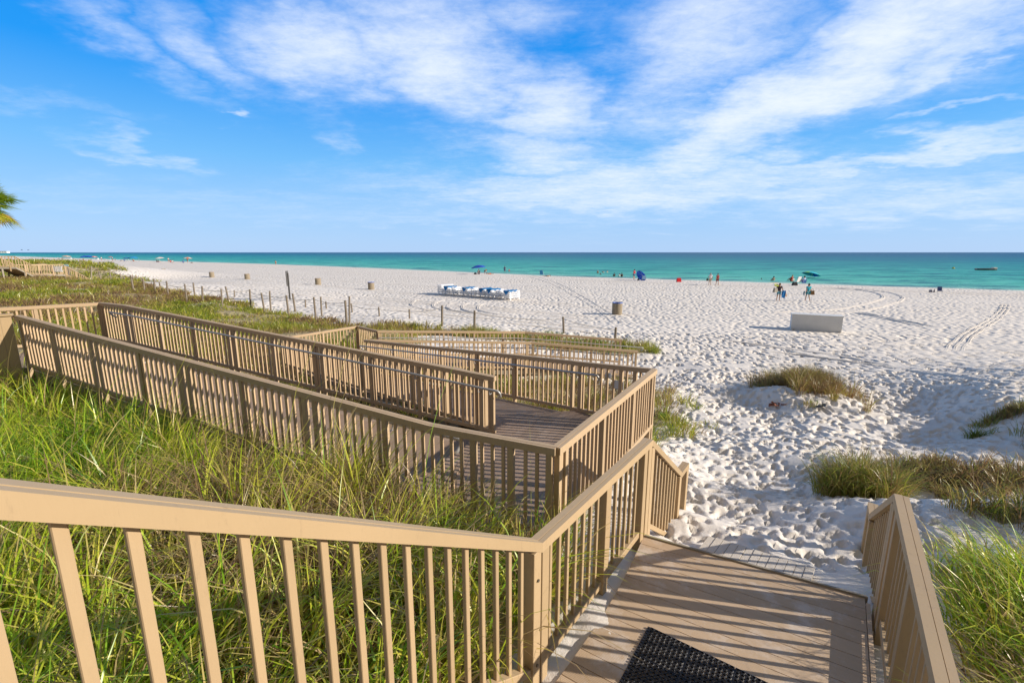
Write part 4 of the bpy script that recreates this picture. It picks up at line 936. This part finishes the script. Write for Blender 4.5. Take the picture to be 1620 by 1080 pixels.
def body_meshes(kind):
    if kind in _c: return _c[kind]
    J = pose(kind); V = []; E = []; ix = {}
    rad = dict(pel=(.14, .105), spi=(.125, .095), che=(.15, .105), nec=(.058, .06), hea=(.083, .098), top=(.062, .075), hip=.088, kne=.056, ank=.037, toe=.032, sho=.062, elb=.043, wri=.028, han=.036)
    for k, p in J.items():
        r_ = rad.get(k, rad.get(k[:3], .05)); r_ = r_ if isinstance(r_, tuple) else (r_, r_); ix[k] = len(V); V.append((*p, *r_))
    L_ = [('pel', 'spi'), ('spi', 'che'), ('che', 'nec'), ('nec', 'hea'), ('hea', 'top')]
    for n in 'lr': L_ += [('pel', 'hip'+n), ('hip'+n, 'kne'+n), ('kne'+n, 'ank'+n), ('ank'+n, 'toe'+n), ('che', 'sho'+n), ('sho'+n, 'elb'+n), ('elb'+n, 'wri'+n), ('wri'+n, 'han'+n)]
    E = [(ix[a], ix[b_]) for a, b_ in L_]
    for n, s in (('l', -1), ('r', 1)):      # fingers and thumb
        h_ = Vector(J['han'+n]); d_ = (h_-Vector(J['wri'+n])).normalized(); side = d_.cross(Vector((s, 0, 0))).normalized() if abs(d_.x) < .9 else Vector((0, 1, 0))
        for k in range(4):
            a = h_+side*(k-1.5)*.018+d_*.03; b2 = a+d_*(.032+.006*(1 if k in (1, 2) else 0)); c2 = b2+d_*.022+Vector((-s*.014, 0, 0))
            V += [(*a, .009), (*b2, .008), (*c2, .007)]; m_ = len(V); E += [(ix['han'+n], m_-3), (m_-3, m_-2), (m_-2, m_-1)]
        a = Vector(J['wri'+n]).lerp(h_, .6)+side*.035; b2 = a+side*.012+d_*.03; V += [(*a, .011), (*b2, .009)]; m_ = len(V); E += [(ix['han'+n], m_-2), (m_-2, m_-1)]
    # nose
    h_ = Vector(J['hea']); fw = Vector((0, 1, 0)) if kind != 'lie' else Vector((0, 0, 1)); 
    body = skin('body_'+kind, V, E)
    def sub(keys, links, grow, extra=None):
        vv = []; im = {}
        for k in keys: i = ix[k]; im[k] = len(vv); vv.append((*V[i][:3], V[i][3]+grow, V[i][4]+grow))
        if extra:
            for (a, b_, f, r_) in extra: p = Vector(J[a]).lerp(Vector(J[b_]), f); im[a+b_] = len(vv); vv.append((*p, r_, r_)); links = links+[(a, a+b_)]
        return skin('cloth_'+kind, vv, [(im[a], im[b_]) for a, b_ in links])
    shirt = sub(['pel', 'spi', 'che', 'shol', 'shor'], [('pel', 'spi'), ('spi', 'che'), ('che', 'shol'), ('che', 'shor')], .022, [('shol', 'elbl', .6, .066), ('shor', 'elbr', .6, .066), ('che', 'nec', .55, .085)])
    shorts = sub(['pel', 'hipl', 'hipr'], [('pel', 'hipl'), ('pel', 'hipr')], .026, [('hipl', 'knel', .75, .088), ('hipr', 'kner', .75, .088)])
    _c[kind] = (body, shirt, shorts, J); return _c[kind]
def cl(name, col): return simple(name, col, .85, 0, .1, 20)
SKIN = cl('skin', (.46, .26, .16)); SKIN2 = cl('pale_skin', (.60, .38, .27)); HAIRS = {'dark': cl('dark_hair', (.03, .02, .015)), 'blond': cl('fair_hair', (.40, .28, .12)), 'grey': cl('grey_hair', (.4, .38, .35)), 'brown': cl('brown_hair', (.12, .06, .03))}
_cm = {}
def cmat(col):
    if col not in _cm: _cm[col] = cl('cloth', col)
    return _cm[col]
def person(label, px, py, rz, kind='stand', top=None, bot=None, hair='dark', sc=1.0, skin_=None, dz=0.0, at=None, grp=None, hat_=None, cat='person'):
    c_ = at or at_g(px, py); body, shirt, shorts, J = body_meshes(kind)
    root = empty('person', c_+Vector((0, 0, dz-.01)), rz, label, cat, grp); root.scale = (sc, sc, sc)
    b_ = obj('body', body.copy() if not body.materials else body, None, root); b_.data.materials.clear(); b_.data.materials.append(skin_ or SKIN)
    if top:
        o = obj('shirt', shirt.copy(), None, root); o.data.materials.append(cmat(top))
    if bot:
        o = obj('shorts', shorts.copy(), None, root); o.data.materials.append(cmat(bot))
    h = Vector(J['hea']).lerp(Vector(J['top']), .45); u = (Vector(J['top'])-Vector(J['hea'])).normalized()
    bm = bmn(); bmesh.ops.create_icosphere(bm, subdivisions=2, radius=1)
    back = Vector((0, -1, 0)) if kind not in ('lie', 'bend') else (Vector((0, -.2, -1)) if kind == 'lie' else Vector((0, -.3, 1)))
    for v in bm.verts:
        v.co = Vector((v.co.x*.098, v.co.y*.112, v.co.z*.115))+h+u*.018+back.normalized()*.024
    obj('hair', bm, HAIRS[hair], root)
    if hat_:
        bm = bmn(); c2 = h+u*.08; tube(bm, [c2-u*.012, c2+u*.012], .20, 14); tube(bm, [c2, c2+u*.10], [.11, .09], 12); obj('hat', bm, cmat(hat_), root)
    return root
def bag(name, label, p, s, col, rz=0, cat='bag'):
    root = empty(name, p, rz, label, cat)
    bm = bmn(); box(bm, (0, 0, s[2]/2), s); bmesh.ops.subdivide_edges(bm, edges=bm.edges[:], cuts=2)
    for v in bm.verts: v.co.x *= 1-.25*(v.co.z/s[2])**2+.06*math.sin(v.co.z*20); v.co.y *= 1-.3*(v.co.z/s[2])
    bevel(bm, min(s)*.08, 1); obj('bag_body', bm, cmat(col), root)
    bm = bmn(); ps = [(math.cos(a)*s[0]*.3, 0, s[2]*.95+math.sin(a)*s[2]*.45) for a in np.linspace(0, math.pi, 8)]; tube(bm, ps, .012, 6); obj('strap', bm, cmat(col), root); return root
def towel(label, p, s, col, rz):
    bm = bmn(); g = [[bm.verts.new(((a/6-.5)*s[0], .03*math.sin(a*1.6+b_*.5), -b_/8*s[2]+.03*math.sin(a*1.1))) for b_ in range(9)] for a in range(7)]
    for a in range(6):
        for b_ in range(8): bm.faces.new((g[a][b_], g[a+1][b_], g[a+1][b_+1], g[a][b_+1]))
    bmesh.ops.solidify(bm, geom=bm.faces[:], thickness=.025); o = obj('towel', bm, cmat(col), None, p, (0, 0, rz)); tag(o, label, 'towel')
def umbrella(label, px, py, rad, hgt, cols, tilt=(0, 0), rz=0, at=None, grp='beach umbrellas', name='beach_umbrella', flat=.32, lean=0):
    c_ = at or at_g(px, py); root = empty(name, c_, rz, label, 'umbrella', grp)
    tm = Matrix.Rotation(tilt[0], 4, 'X') @ Matrix.Rotation(tilt[1], 4, 'Y'); hub = Vector((lean, 0, hgt))
    bm = bmn(); tube(bm, [(0, 0, -.2), hub+tm @ Vector((0, 0, .02))], .022, 8); obj('pole', bm, M_WHITE, root)
    bm = bmn(); n_ = 8; top_ = bm.verts.new(hub); r1 = []; r2 = []
    for k in range(n_*2):
        a = k*math.pi/n_; sc_ = 1 if k % 2 == 0 else .955; dr_ = 0 if k % 2 == 0 else .03
        r1.append(bm.verts.new(hub+tm @ Vector((math.cos(a)*rad*.55*sc_, math.sin(a)*rad*.55*sc_, -rad*flat*.38)))); r2.append(bm.verts.new(hub+tm @ Vector((math.cos(a)*rad*sc_, math.sin(a)*rad*sc_, -rad*flat+dr_))))
    for k in range(n_*2):
        k2 = (k+1) % (n_*2); f1 = bm.faces.new((top_, r1[k], r1[k2])); f2 = bm.faces.new((r1[k], r2[k], r2[k2], r1[k2])); f1.material_index = f2.material_index = (k//2) % len(cols)
    o = obj('canopy', bm, [cmat(c) for c in cols], root)
    bm = bmn()
    for k in range(n_): a = k*2*math.pi/n_; tube(bm, [hub-tm @ Vector((0, 0, .06)), hub+tm @ Vector((math.cos(a)*rad*.97, math.sin(a)*rad*.97, -rad*flat-.015))], .008, 4)
    obj('ribs', bm, M_WHITE, root); return root
def chair(label, px, py, rz, col, grp='beach chairs', sc=1.0):
    c_ = at_g(px, py); root = empty('beach_chair', c_, rz, label, 'chair', grp); root.scale = (sc, sc, sc)
    bm = bmn(); box(bm, (0, 0, .28), (.52, .48, .04), 0, .08); obj('seat', bm, cmat(col), root)
    bm = bmn(); box(bm, (0, -.34, .60), (.52, .04, .68), 0, .35); obj('backrest', bm, cmat(col), root)
    for s_ in (-1, 1):
        bm = bmn(); tube(bm, [(s_*.28, .24, 0), (s_*.28, .22, .44), (s_*.28, -.32, .48)], .016, 6); tube(bm, [(s_*.28, -.30, 0), (s_*.28, .0, .28), (s_*.28, -.26, .30), (s_*.28, -.46, .93)], .014, 6); obj('side_frame', bm, M_METAL, root)
    return root
PI = math.pi
# the two pairs walking on the open sand, seen from behind (they face the sea, a little to the right)
def near_p(px, py, dx_, dy_, dz_): c_ = at_g(px, py); return c_+Vector((dx_, dy_, dz_))
person('person in a dark top and blue shorts walking away carrying bags and a blue towel', 1231, 476, -.3, 'carry', (.05, .03, .04), (.10, .28, .36), 'brown', 1.0)
bag('beach_bag', 'grey bag on the left shoulder of the walker in the dark top', near_p(1231, 476, -.42, -.05, .85), (.42, .26, .42), (.30, .27, .22), .3)
towel('blue towel hanging from the right hand of the walker in the dark top', near_p(1231, 476, .40, -.10, 1.02), (.42, .1, .72), (.02, .22, .50), .2)
bag('tan_bag', 'small tan bag beside the blue towel of the walker', near_p(1231, 476, .68, .05, .42), (.20, .12, .30), (.50, .30, .14), .1)
umb_ = empty('swim_ring', near_p(1231, 476, -.30, .05, 1.52), 0, 'yellow green swim ring on the shoulder of the walker in the dark top', 'swim ring')
bm = bmn(); ps = [(math.cos(a)*.17, math.sin(a)*.10, math.sin(a)*.07) for a in np.linspace(0, 2*PI, 17)]; tube(bm, ps, .05, 8); obj('ring', bm, cmat((.62, .66, .05)), umb_)
person('person in a teal tank top walking away with a brown bag on the right arm', 1277, 476, -.1, 'walk', (.02, .36, .46), (.03, .22, .28), 'dark', .98)
bag('beach_bag', 'brown woven bag on the right arm of the walker in teal', near_p(1277, 476, .42, .02, .60), (.36, .22, .40), (.22, .12, .05), -.2)
towel('thin blue grey towel in the left hand of the walker in teal', near_p(1277, 476, -.40, 0, .95), (.16, .1, .40), (.18, .34, .40), .4)
person('person in a white shirt walking toward the water beside a person in dark red', 1123, 451, -.1, 'carry', (.72, .68, .74), (.42, .30, .22), 'grey', 1.02)
person('person in dark red walking toward the water beside a person in a white shirt', 1134.5, 451, .1, 'walk', (.22, .02, .03), (.16, .02, .03), 'brown', .98)
bag('dark_bag', 'dark bag carried on the left by the person in the white shirt', near_p(1123, 451, -.42, 0, .62), (.28, .2, .36), (.05, .06, .05))
person('person in a red shirt and blue shorts standing by the tilted blue umbrella', 1003, 442, .6, 'stand', (.42, .02, .05), (.03, .18, .34), 'dark', 1.05)
umbrella('deep blue umbrella tilted down as a shelter, right of the person in red', 1015, 443.5, 1.05, .95, [(.01, .10, .62), (.02, .16, .75)], (-.5, .95), .2, grp='beach umbrellas', lean=.1)
chair('light blue beach chair under the tilted blue umbrella', 1018.5, 444, -.2, (.30, .52, .80), sc=.95)
bag('dark_bag', 'small black bag at the foot of the tilted blue umbrella', at_g(1010, 443), (.35, .3, .3), (.01, .01, .01))
bag('red_cooler', 'bright red cooler box alone on the sand', at_g(1073.8, 446), (.78, .5, .62), (.62, .01, .015), 0, 'cooler')
GP = 'people sitting and standing at the waterline'
person('person in olive standing at the waterline, leftmost of the group left of the blue umbrella', 945.5, 436.5, .1, 'stand', (.20, .17, .12), (.12, .10, .06), 'grey', .95, grp=GP)
person('dark haired person sitting at the right foot of the person in olive', 950, 437.3, -.6, 'sit', (.05, .03, .04), (.02, .02, .03), 'dark', grp=GP)
person('shirtless person bending over at the waterline', 956, 436.5, 1.2, 'bend', None, (.55, .42, .28), 'brown', 1.0, SKIN2, grp=GP)
person('pale person standing in the shallows right of the bending one', 960.5, 436.5, .2, 'stand', (.66, .52, .42), (.6, .5, .4), 'blond', .9, SKIN2, grp=GP)
person('dark clothed person sitting alone on the sand by the waterline', 971.5, 438.5, 0, 'sit', (.02, .02, .02), (.02, .02, .02), 'dark', 1.1, grp=GP)
person('person in white sitting beside another in black near the waterline', 980, 438.7, .2, 'sit', (.7, .7, .7), (.5, .5, .5), 'brown', 1.05, grp=GP)
person('person in black sitting beside another in white near the waterline', 983.5, 438.9, -.2, 'sit', (.02, .02, .02), (.02, .02, .03), 'dark', 1.15, grp=GP)
chair('blue beach chair standing alone on the sand by the water', 857.5, 436.5, -.4, (.04, .28, .55), sc=1.25)
person('person lying on the sand right of the lone blue chair', 865, 437.2, 1.4, 'lie', None, (.3, .35, .4), 'brown', 1.0, SKIN2)
umbrella('dark blue open umbrella shading people left of the lounger stacks', 756.5, 434, 1.75, 2.05, [(.01, .05, .36), (.01, .08, .45)], (.0, -.12), 0, flat=.35)
person('person sitting under the dark blue umbrella', 757.5, 433.8, .2, 'sit', (.03, .03, .04), (.02, .02, .03), 'dark', 1.2, grp=GP)
person('shirtless person leaning over right of the dark blue umbrella', 767, 433.8, -1.2, 'bend', None, (.10, .03, .03), 'dark', .85, SKIN, grp=GP)
person('person lying on the sand right of the leaning one', 775, 433.8, -1.5, 'lie', None, (.6, .2, .1), 'brown', 1.05, SKIN, grp=GP)
bag('dark_bag', 'dark bag on the sand left of the dark blue umbrella', at_g(752, 434), (.6, .4, .35), (.02, .02, .02))
person('person in navy standing in the shallows', 798.5, 431.8, 0, 'stand', (.03, .05, .16), (.03, .05, .2), 'dark', 1.15, grp=GP)
person('small child in pink standing in the shallows beside the person in navy', 805.5, 432, 0, 'stand', (.6, .16, .16), (.5, .12, .14), 'brown', .72, SKIN2, grp=GP)
# group round the turquoise umbrella
umbrella('turquoise, blue and lime umbrella standing open by the water', 1283, 446, 1.75, 2.30, [(.02, .42, .55), (.02, .50, .58), (.01, .12, .60), (.25, .62, .10), (.02, .45, .55)], (.10, .28), .7, flat=.36)
person('person in blue and white sitting on a low chair left of the turquoise umbrella', 1271, 449.5, .1, 'sit', (.45, .55, .75), (.05, .14, .4), 'dark', 1.15, dz=.22)
chair('blue low chair under the person in blue and white', 1271, 449.7, .1, (.05, .16, .42), sc=.8)
chair('white folding chair left of the seated person in blue', 1260, 448, .3, (.8, .8, .8), sc=1.3)
bag('dark_bag', 'black bag on the sand in front of the white folding chair', at_g(1257, 451.5), (.7, .5, .5), (.015, .015, .02))
person('person in a red swimsuit leaning at the waterline, left of the white chair', 1252, 447, .3, 'sit', (.35, .05, .04), (.4, .08, .05), 'blond', 1.2, SKIN, dz=.35)
chair('white low chair under the person in the red swimsuit', 1252.5, 446.8, .3, (.75, .72, .68), sc=.9)
person('person with dark hair sitting on an orange towel at the waterline', 1223, 446, 0, 'sit', (.35, .25, .2), (.02, .02, .03), 'dark', 1.25)
bm = bmn(); box(bm, (0, 0, .02), (1.6, .7, .03)); bmesh.ops.subdivide_edges(bm, edges=bm.edges[:], cuts=3); tag(obj('towel', bm, cmat((.8, .5, .12)), None, at_g(1224, 446.8)), 'orange towel spread under the dark haired person at the waterline', 'towel')
person('swimmer seen as a dark head in the shallows left of the orange towel', 1204, 445, 0, 'sit', (.03, .03, .03), None, 'dark', .8)
chair('small navy low chair alone on the right part of the beach', 1486.5, 463, 2.6, (.08, .11, .24), sc=.75)
bag('small_bag', 'small dark bag left of the navy low chair', at_g(1472, 462.5), (.3, .22, .3), (.06, .07, .12)); bag('small_bag', 'tiny dark bottle bag between the small bag and the navy chair', at_g(1477.5, 462.3), (.12, .12, .3), (.06, .06, .1))
person('swimmer standing in the water beyond the line of barrels', 436.5, 419.2, 0, 'stand', (.55, .30, .16), (.3, .1, .05), 'brown', 1.0)
# far groups to the left
GF = 'far people on the left part of the beach'
UM = [(106.5, 410, 2.6, 2.6, [(.42, .28, .20), (.5, .36, .28)], 'brownish canopy far away, leftmost on the beach'), (134.5, 411, 2.6, 2.6, [(.01, .05, .45)], 'royal blue umbrella, left one of the far blue pair'), (141, 411, 2.6, 2.6, [(.01, .08, .55)], 'royal blue umbrella, right one of the far blue pair'),
      (150, 411, 1.7, 2.3, [(.60, .10, .12), (.65, .3, .3)], 'red umbrella far away beside the royal blue pair'), (175, 411.5, 1.3, 2.2, [(.5, .16, .16)], 'small red umbrella standing alone far away'), (201, 413, 1.9, 2.0, [(.01, .13, .35)], 'dark blue low umbrella, left of the orange cluster far away'), (212, 413, 2.2, 2.5, [(.01, .20, .42)], 'teal blue umbrella over the orange cluster far away'),
      (253, 414.5, 2.1, 2.4, [(.66, .45, .38), (.6, .6, .56)], 'pale pink and white umbrella, left of the orange one'), (298, 414.5, 2.0, 2.4, [(.72, .26, .14), (.72, .62, .55)], 'orange and white umbrella, rightmost of the far ones')]
for i, (px, py, r_, h_, cols, lab) in enumerate(UM): umbrella(lab, px, py, r_, h_, cols, (0, .1*(-1)**i), i)
FP = [(251, 414.8, 'sit', (.05, .05, .07), 'person sitting under the pale pink umbrella'), (248.5, 415, 'sit', (.03, .03, .03), 'dark clothed person left of the pale pink umbrella'), (267, 415, 'stand', (.6, .5, .45), 'pale person standing between the two nearest far umbrellas'), (270, 415, 'sit', (.6, .1, .08), 'person in red sitting beside the pale standing one'), (273, 415.2, 'sit', (.7, .7, .7), 'person in white sitting, right of the one in red'),
      (290, 415.8, 'sit', (.02, .10, .32), 'person in blue sitting left of the orange umbrella'), (297, 415.5, 'stand', (.5, .12, .08), 'person in red standing under the orange umbrella'), (303, 416, 'lie', None, 'person lying right of the orange umbrella'), (211, 413.5, 'sit', (.6, .2, .08), 'person in orange under the teal blue umbrella'), (192, 412.5, 'lie', None, 'person lying left of the dark blue low umbrella'),
      (197, 412.8, 'sit', (.02, .12, .4), 'person in blue sitting by the dark blue low umbrella'), (161, 412.5, 'stand', (.6, .6, .6), 'person in white standing right of the red umbrella'), (178.5, 413, 'stand', (.7, .7, .72), 'person in white standing right of the small red umbrella'), (133, 417, 'stand', (.35, .08, .05), 'person in dark red walking beside the far dune'), (126, 411.5, 'sit', (.6, .5, .5), 'person sitting left of the royal blue pair')]
for px, py, k_, c_, lab in FP: person(lab, px, py, random.uniform(-1, 1), k_, c_, (.1, .1, .15), 'dark', 1.3, grp=GF)
for i, (px, py) in enumerate(((93, 410), (99, 410), (113, 411), (118, 411), (146, 412), (156, 411.5), (168, 412), (184, 412.5), (206, 413.5), (222, 414))):
    chair('pale beach chair far away, %s from the left among the far umbrellas' % ORD[i], px, py, random.uniform(-1, 1), (.75, .75, .75), 'far beach chairs', 1.3)

# boat and buoy
c_ = at_z(1560, 427.5, WATER); bt = empty('boat', c_, -.05, 'low dark hulled boat with a white bow lying off the beach at the right', 'boat')
bm = bmn(); secs = []
for x_, w_, k_ in ((-2.9, .55, .0), (-2.6, .8, .0), (0, .95, 0), (1.8, .8, .05), (2.6, .45, .14), (3.1, .06, .28)):
    secs.append([bm.verts.new((x_, y_*w_, z_+k_)) for y_, z_ in ((-1, .55), (-.85, .1), (0, -.2), (.85, .1), (1, .55), (.8, .5), (0, .25), (-.8, .5))])
for i in range(len(secs)-1):
    for k in range(8): bm.faces.new((secs[i][k], secs[i][(k+1) % 8], secs[i+1][(k+1) % 8], secs[i+1][k]))
bm.faces.new(secs[0]); bm.faces.new(secs[-1]); obj('hull', bm, cmat((.09, .10, .11)), bt)
bm = bmn(); vs = box(bm, (2.2, 0, .68), (1.1, .8, .34)); bevel(bm, .12, 2); obj('bow_cover', bm, cmat((.8, .78, .66)), bt)
bm = bmn(); box(bm, (-.6, 0, .52), (.25, 1.5, .05)); box(bm, (-1.9, 0, .52), (.3, 1.5, .05)); obj('bench', bm, M_WOODOLD, bt)
c_ = at_z(1508, 425, WATER); by = empty('buoy', c_, 0, 'small yellow buoy left of the boat', 'buoy'); bm = bmn(); bmesh.ops.create_uvsphere(bm, u_segments=12, v_segments=8, radius=.45); obj('float', bm, cmat((.6, .55, .1)), by)
bm = bmn(); tube(bm, [(0, 0, .3), (0, 0, .8)], .04, 6); obj('stem', bm, cmat((.6, .55, .1)), by)

# palm at the left edge
pc = Vector(at_y(-24, 324, 21)); M_FROND = grassmat('palm_frond', [(0, (.12, .24, .015)), (.4, (.32, .44, .03)), (.65, (.55, .48, .05)), (.85, (.55, .26, .04)), (1, (.26, .14, .06))], .5)
pz = tz(pc.x, pc.y); pr = empty('palm_tree', (pc.x, pc.y, pz), 0, 'fan palm with yellow green fronds reaching in from the left edge', 'palm')
hp = pc.z-pz; bm = bmn(); tube(bm, [(-2.2, 0, -.3), (-1.7, 0, hp*.3), (-.7, .05, hp*.7), (0, 0, hp)], [.2, .17, .16, .19], 14)
obj('trunk', bm, simple('palm_bark', (.20, .16, .12), .95, 0, .3, 12, .6), pr)
random.seed(9); xs = []
bx, by_, bz, hh_, ln_, azs, ws, rr_ = [], [], [], [], [], [], [], []
bm = bmn(); st_faces = []; rl = bm.verts.layers.float.new('rnd'); hl = bm.verts.layers.float.new('hh')
for f in range(46):
    el_ = random.uniform(-.75, 1.2); a_ = random.uniform(0, 2*PI); L = random.uniform(.45, .85); col_ = random.uniform(.1, .5) if el_ > -.4 else random.uniform(.45, .95)
    d_ = Vector((math.cos(a_)*math.cos(el_), math.sin(a_)*math.cos(el_), math.sin(el_))); hub = Vector((0, 0, hp))+d_*L
    side = d_.cross(Vector((0, 0, 1))).normalized(); up_ = side.cross(d_).normalized()
    tube(bm, [Vector((0, 0, hp)), hub], .014, 4, False)
    for k in range(26):
        th = (k/25-.5)*3.9; ld = (d_*math.cos(th)+side*math.sin(th)).normalized(); ll = random.uniform(.62, .85)*(1-.18*abs(th)/2)
        pts_ = [hub, hub+ld*ll*.35+up_*.03, hub+ld*ll*.7+Vector((0, 0, -.07)), hub+ld*ll+Vector((0, 0, -.13))]; wv_ = ld.cross(up_).normalized(); pv_ = None
        for j, (q, w_) in enumerate(zip(pts_, (.006, .022, .016, .002))):
            cur = (bm.verts.new(q-wv_*w_), bm.verts.new(q+wv_*w_)); 
            for v in cur: v[rl] = min(1, max(0, col_+random.uniform(-.08, .08)+(.25 if j == 3 else 0))); v[hl] = .5
            if pv_: bm.faces.new((pv_[0], pv_[1], cur[1], cur[0]))
            pv_ = cur
me = bpy.data.meshes.new('crown'); bm.to_mesh(me); bm.free(); obj('crown', me, M_FROND, pr)

# debris and sandals by the mound, distant building and kites
c_ = at_g(1225, 641); bm = bmn(); random.seed(3)
for k in range(14): box(bm, (random.gauss(0, .12), random.gauss(0, .06), random.uniform(.01, .08)), (random.uniform(.08, .2), .05, .008), random.uniform(0, 3), random.uniform(-.6, .6), random.uniform(-.5, .5))
tag(obj('dead_leaves', bm, cmat((.22, .07, .03)), None, c_), 'reddish brown dead leaves on the sand left of the sandals', 'leaves')
for i, (px, py) in enumerate(((1296, 645), (1303, 643))):
    c_ = at_g(px, py); root = empty('sandal', c_+Vector((0, 0, .03)), .5+i*.6, 'black flip flop on the sand by the grass mound, %s of the pair' % ('left' if i == 0 else 'right'), 'sandal', 'pair of sandals')
    bm = bmn(); prism(bm, [(math.cos(a)*.14, math.sin(a)*(.05+.012*math.cos(a))) for a in np.linspace(0, 2*PI, 14)[:-1]], 0, .025); obj('sole', bm, M_RUBBER, root)
    bm = bmn(); tube(bm, [(-.02, -.05, .02), (.03, -.02, .06), (.08, 0, .03)], .007, 5); tube(bm, [(-.02, .05, .02), (.03, .02, .06), (.08, 0, .03)], .007, 5); obj('strap', bm, M_RUBBER, root)
c_ = Vector(at_y(2, 402, 2600)); root = empty('building', (c_.x, c_.y, 0), .2, 'pale low building on the horizon at the far left', 'building')
bm = bmn(); box(bm, (0, 0, 5), (70, 20, 10)); obj('wall', bm, cmat((.75, .74, .72)), root); bm = bmn(); box(bm, (0, 0, 10.6), (74, 24, 1.2)); obj('roof', bm, cmat((.6, .6, .6)), root)
for k in range(6): bm = bmn(); box(bm, (-28+k*11, -10.05, 5), (5, .3, 3)); obj('window', bm, cmat((.05, .07, .09)), root)
for i, px in enumerate((34.5, 45)):
    c_ = Vector(at_y(px, 396.2, 900)); root = empty('kite', c_, 0, 'tiny dark kite above the horizon at the far left, %s of two' % ('left' if i == 0 else 'right'), 'kite', 'kites over the horizon')
    bm = bmn(); ps = [Vector((math.cos(a)*1.3, 0, math.sin(a)*1.6)) for a in np.linspace(.2, PI-.2, 9)]
    for k in range(8):
        a, b_ = ps[k], ps[k+1]; bm.faces.new([bm.verts.new(q) for q in (a+Vector((0, -.7, 0)), b_+Vector((0, -.7, 0)), b_+Vector((0, .7, 0)), a+Vector((0, .7, 0)))])
    bmesh.ops.solidify(bm, geom=bm.faces[:], thickness=.1); obj('canopy', bm, cmat((.05, .06, .08)), root)
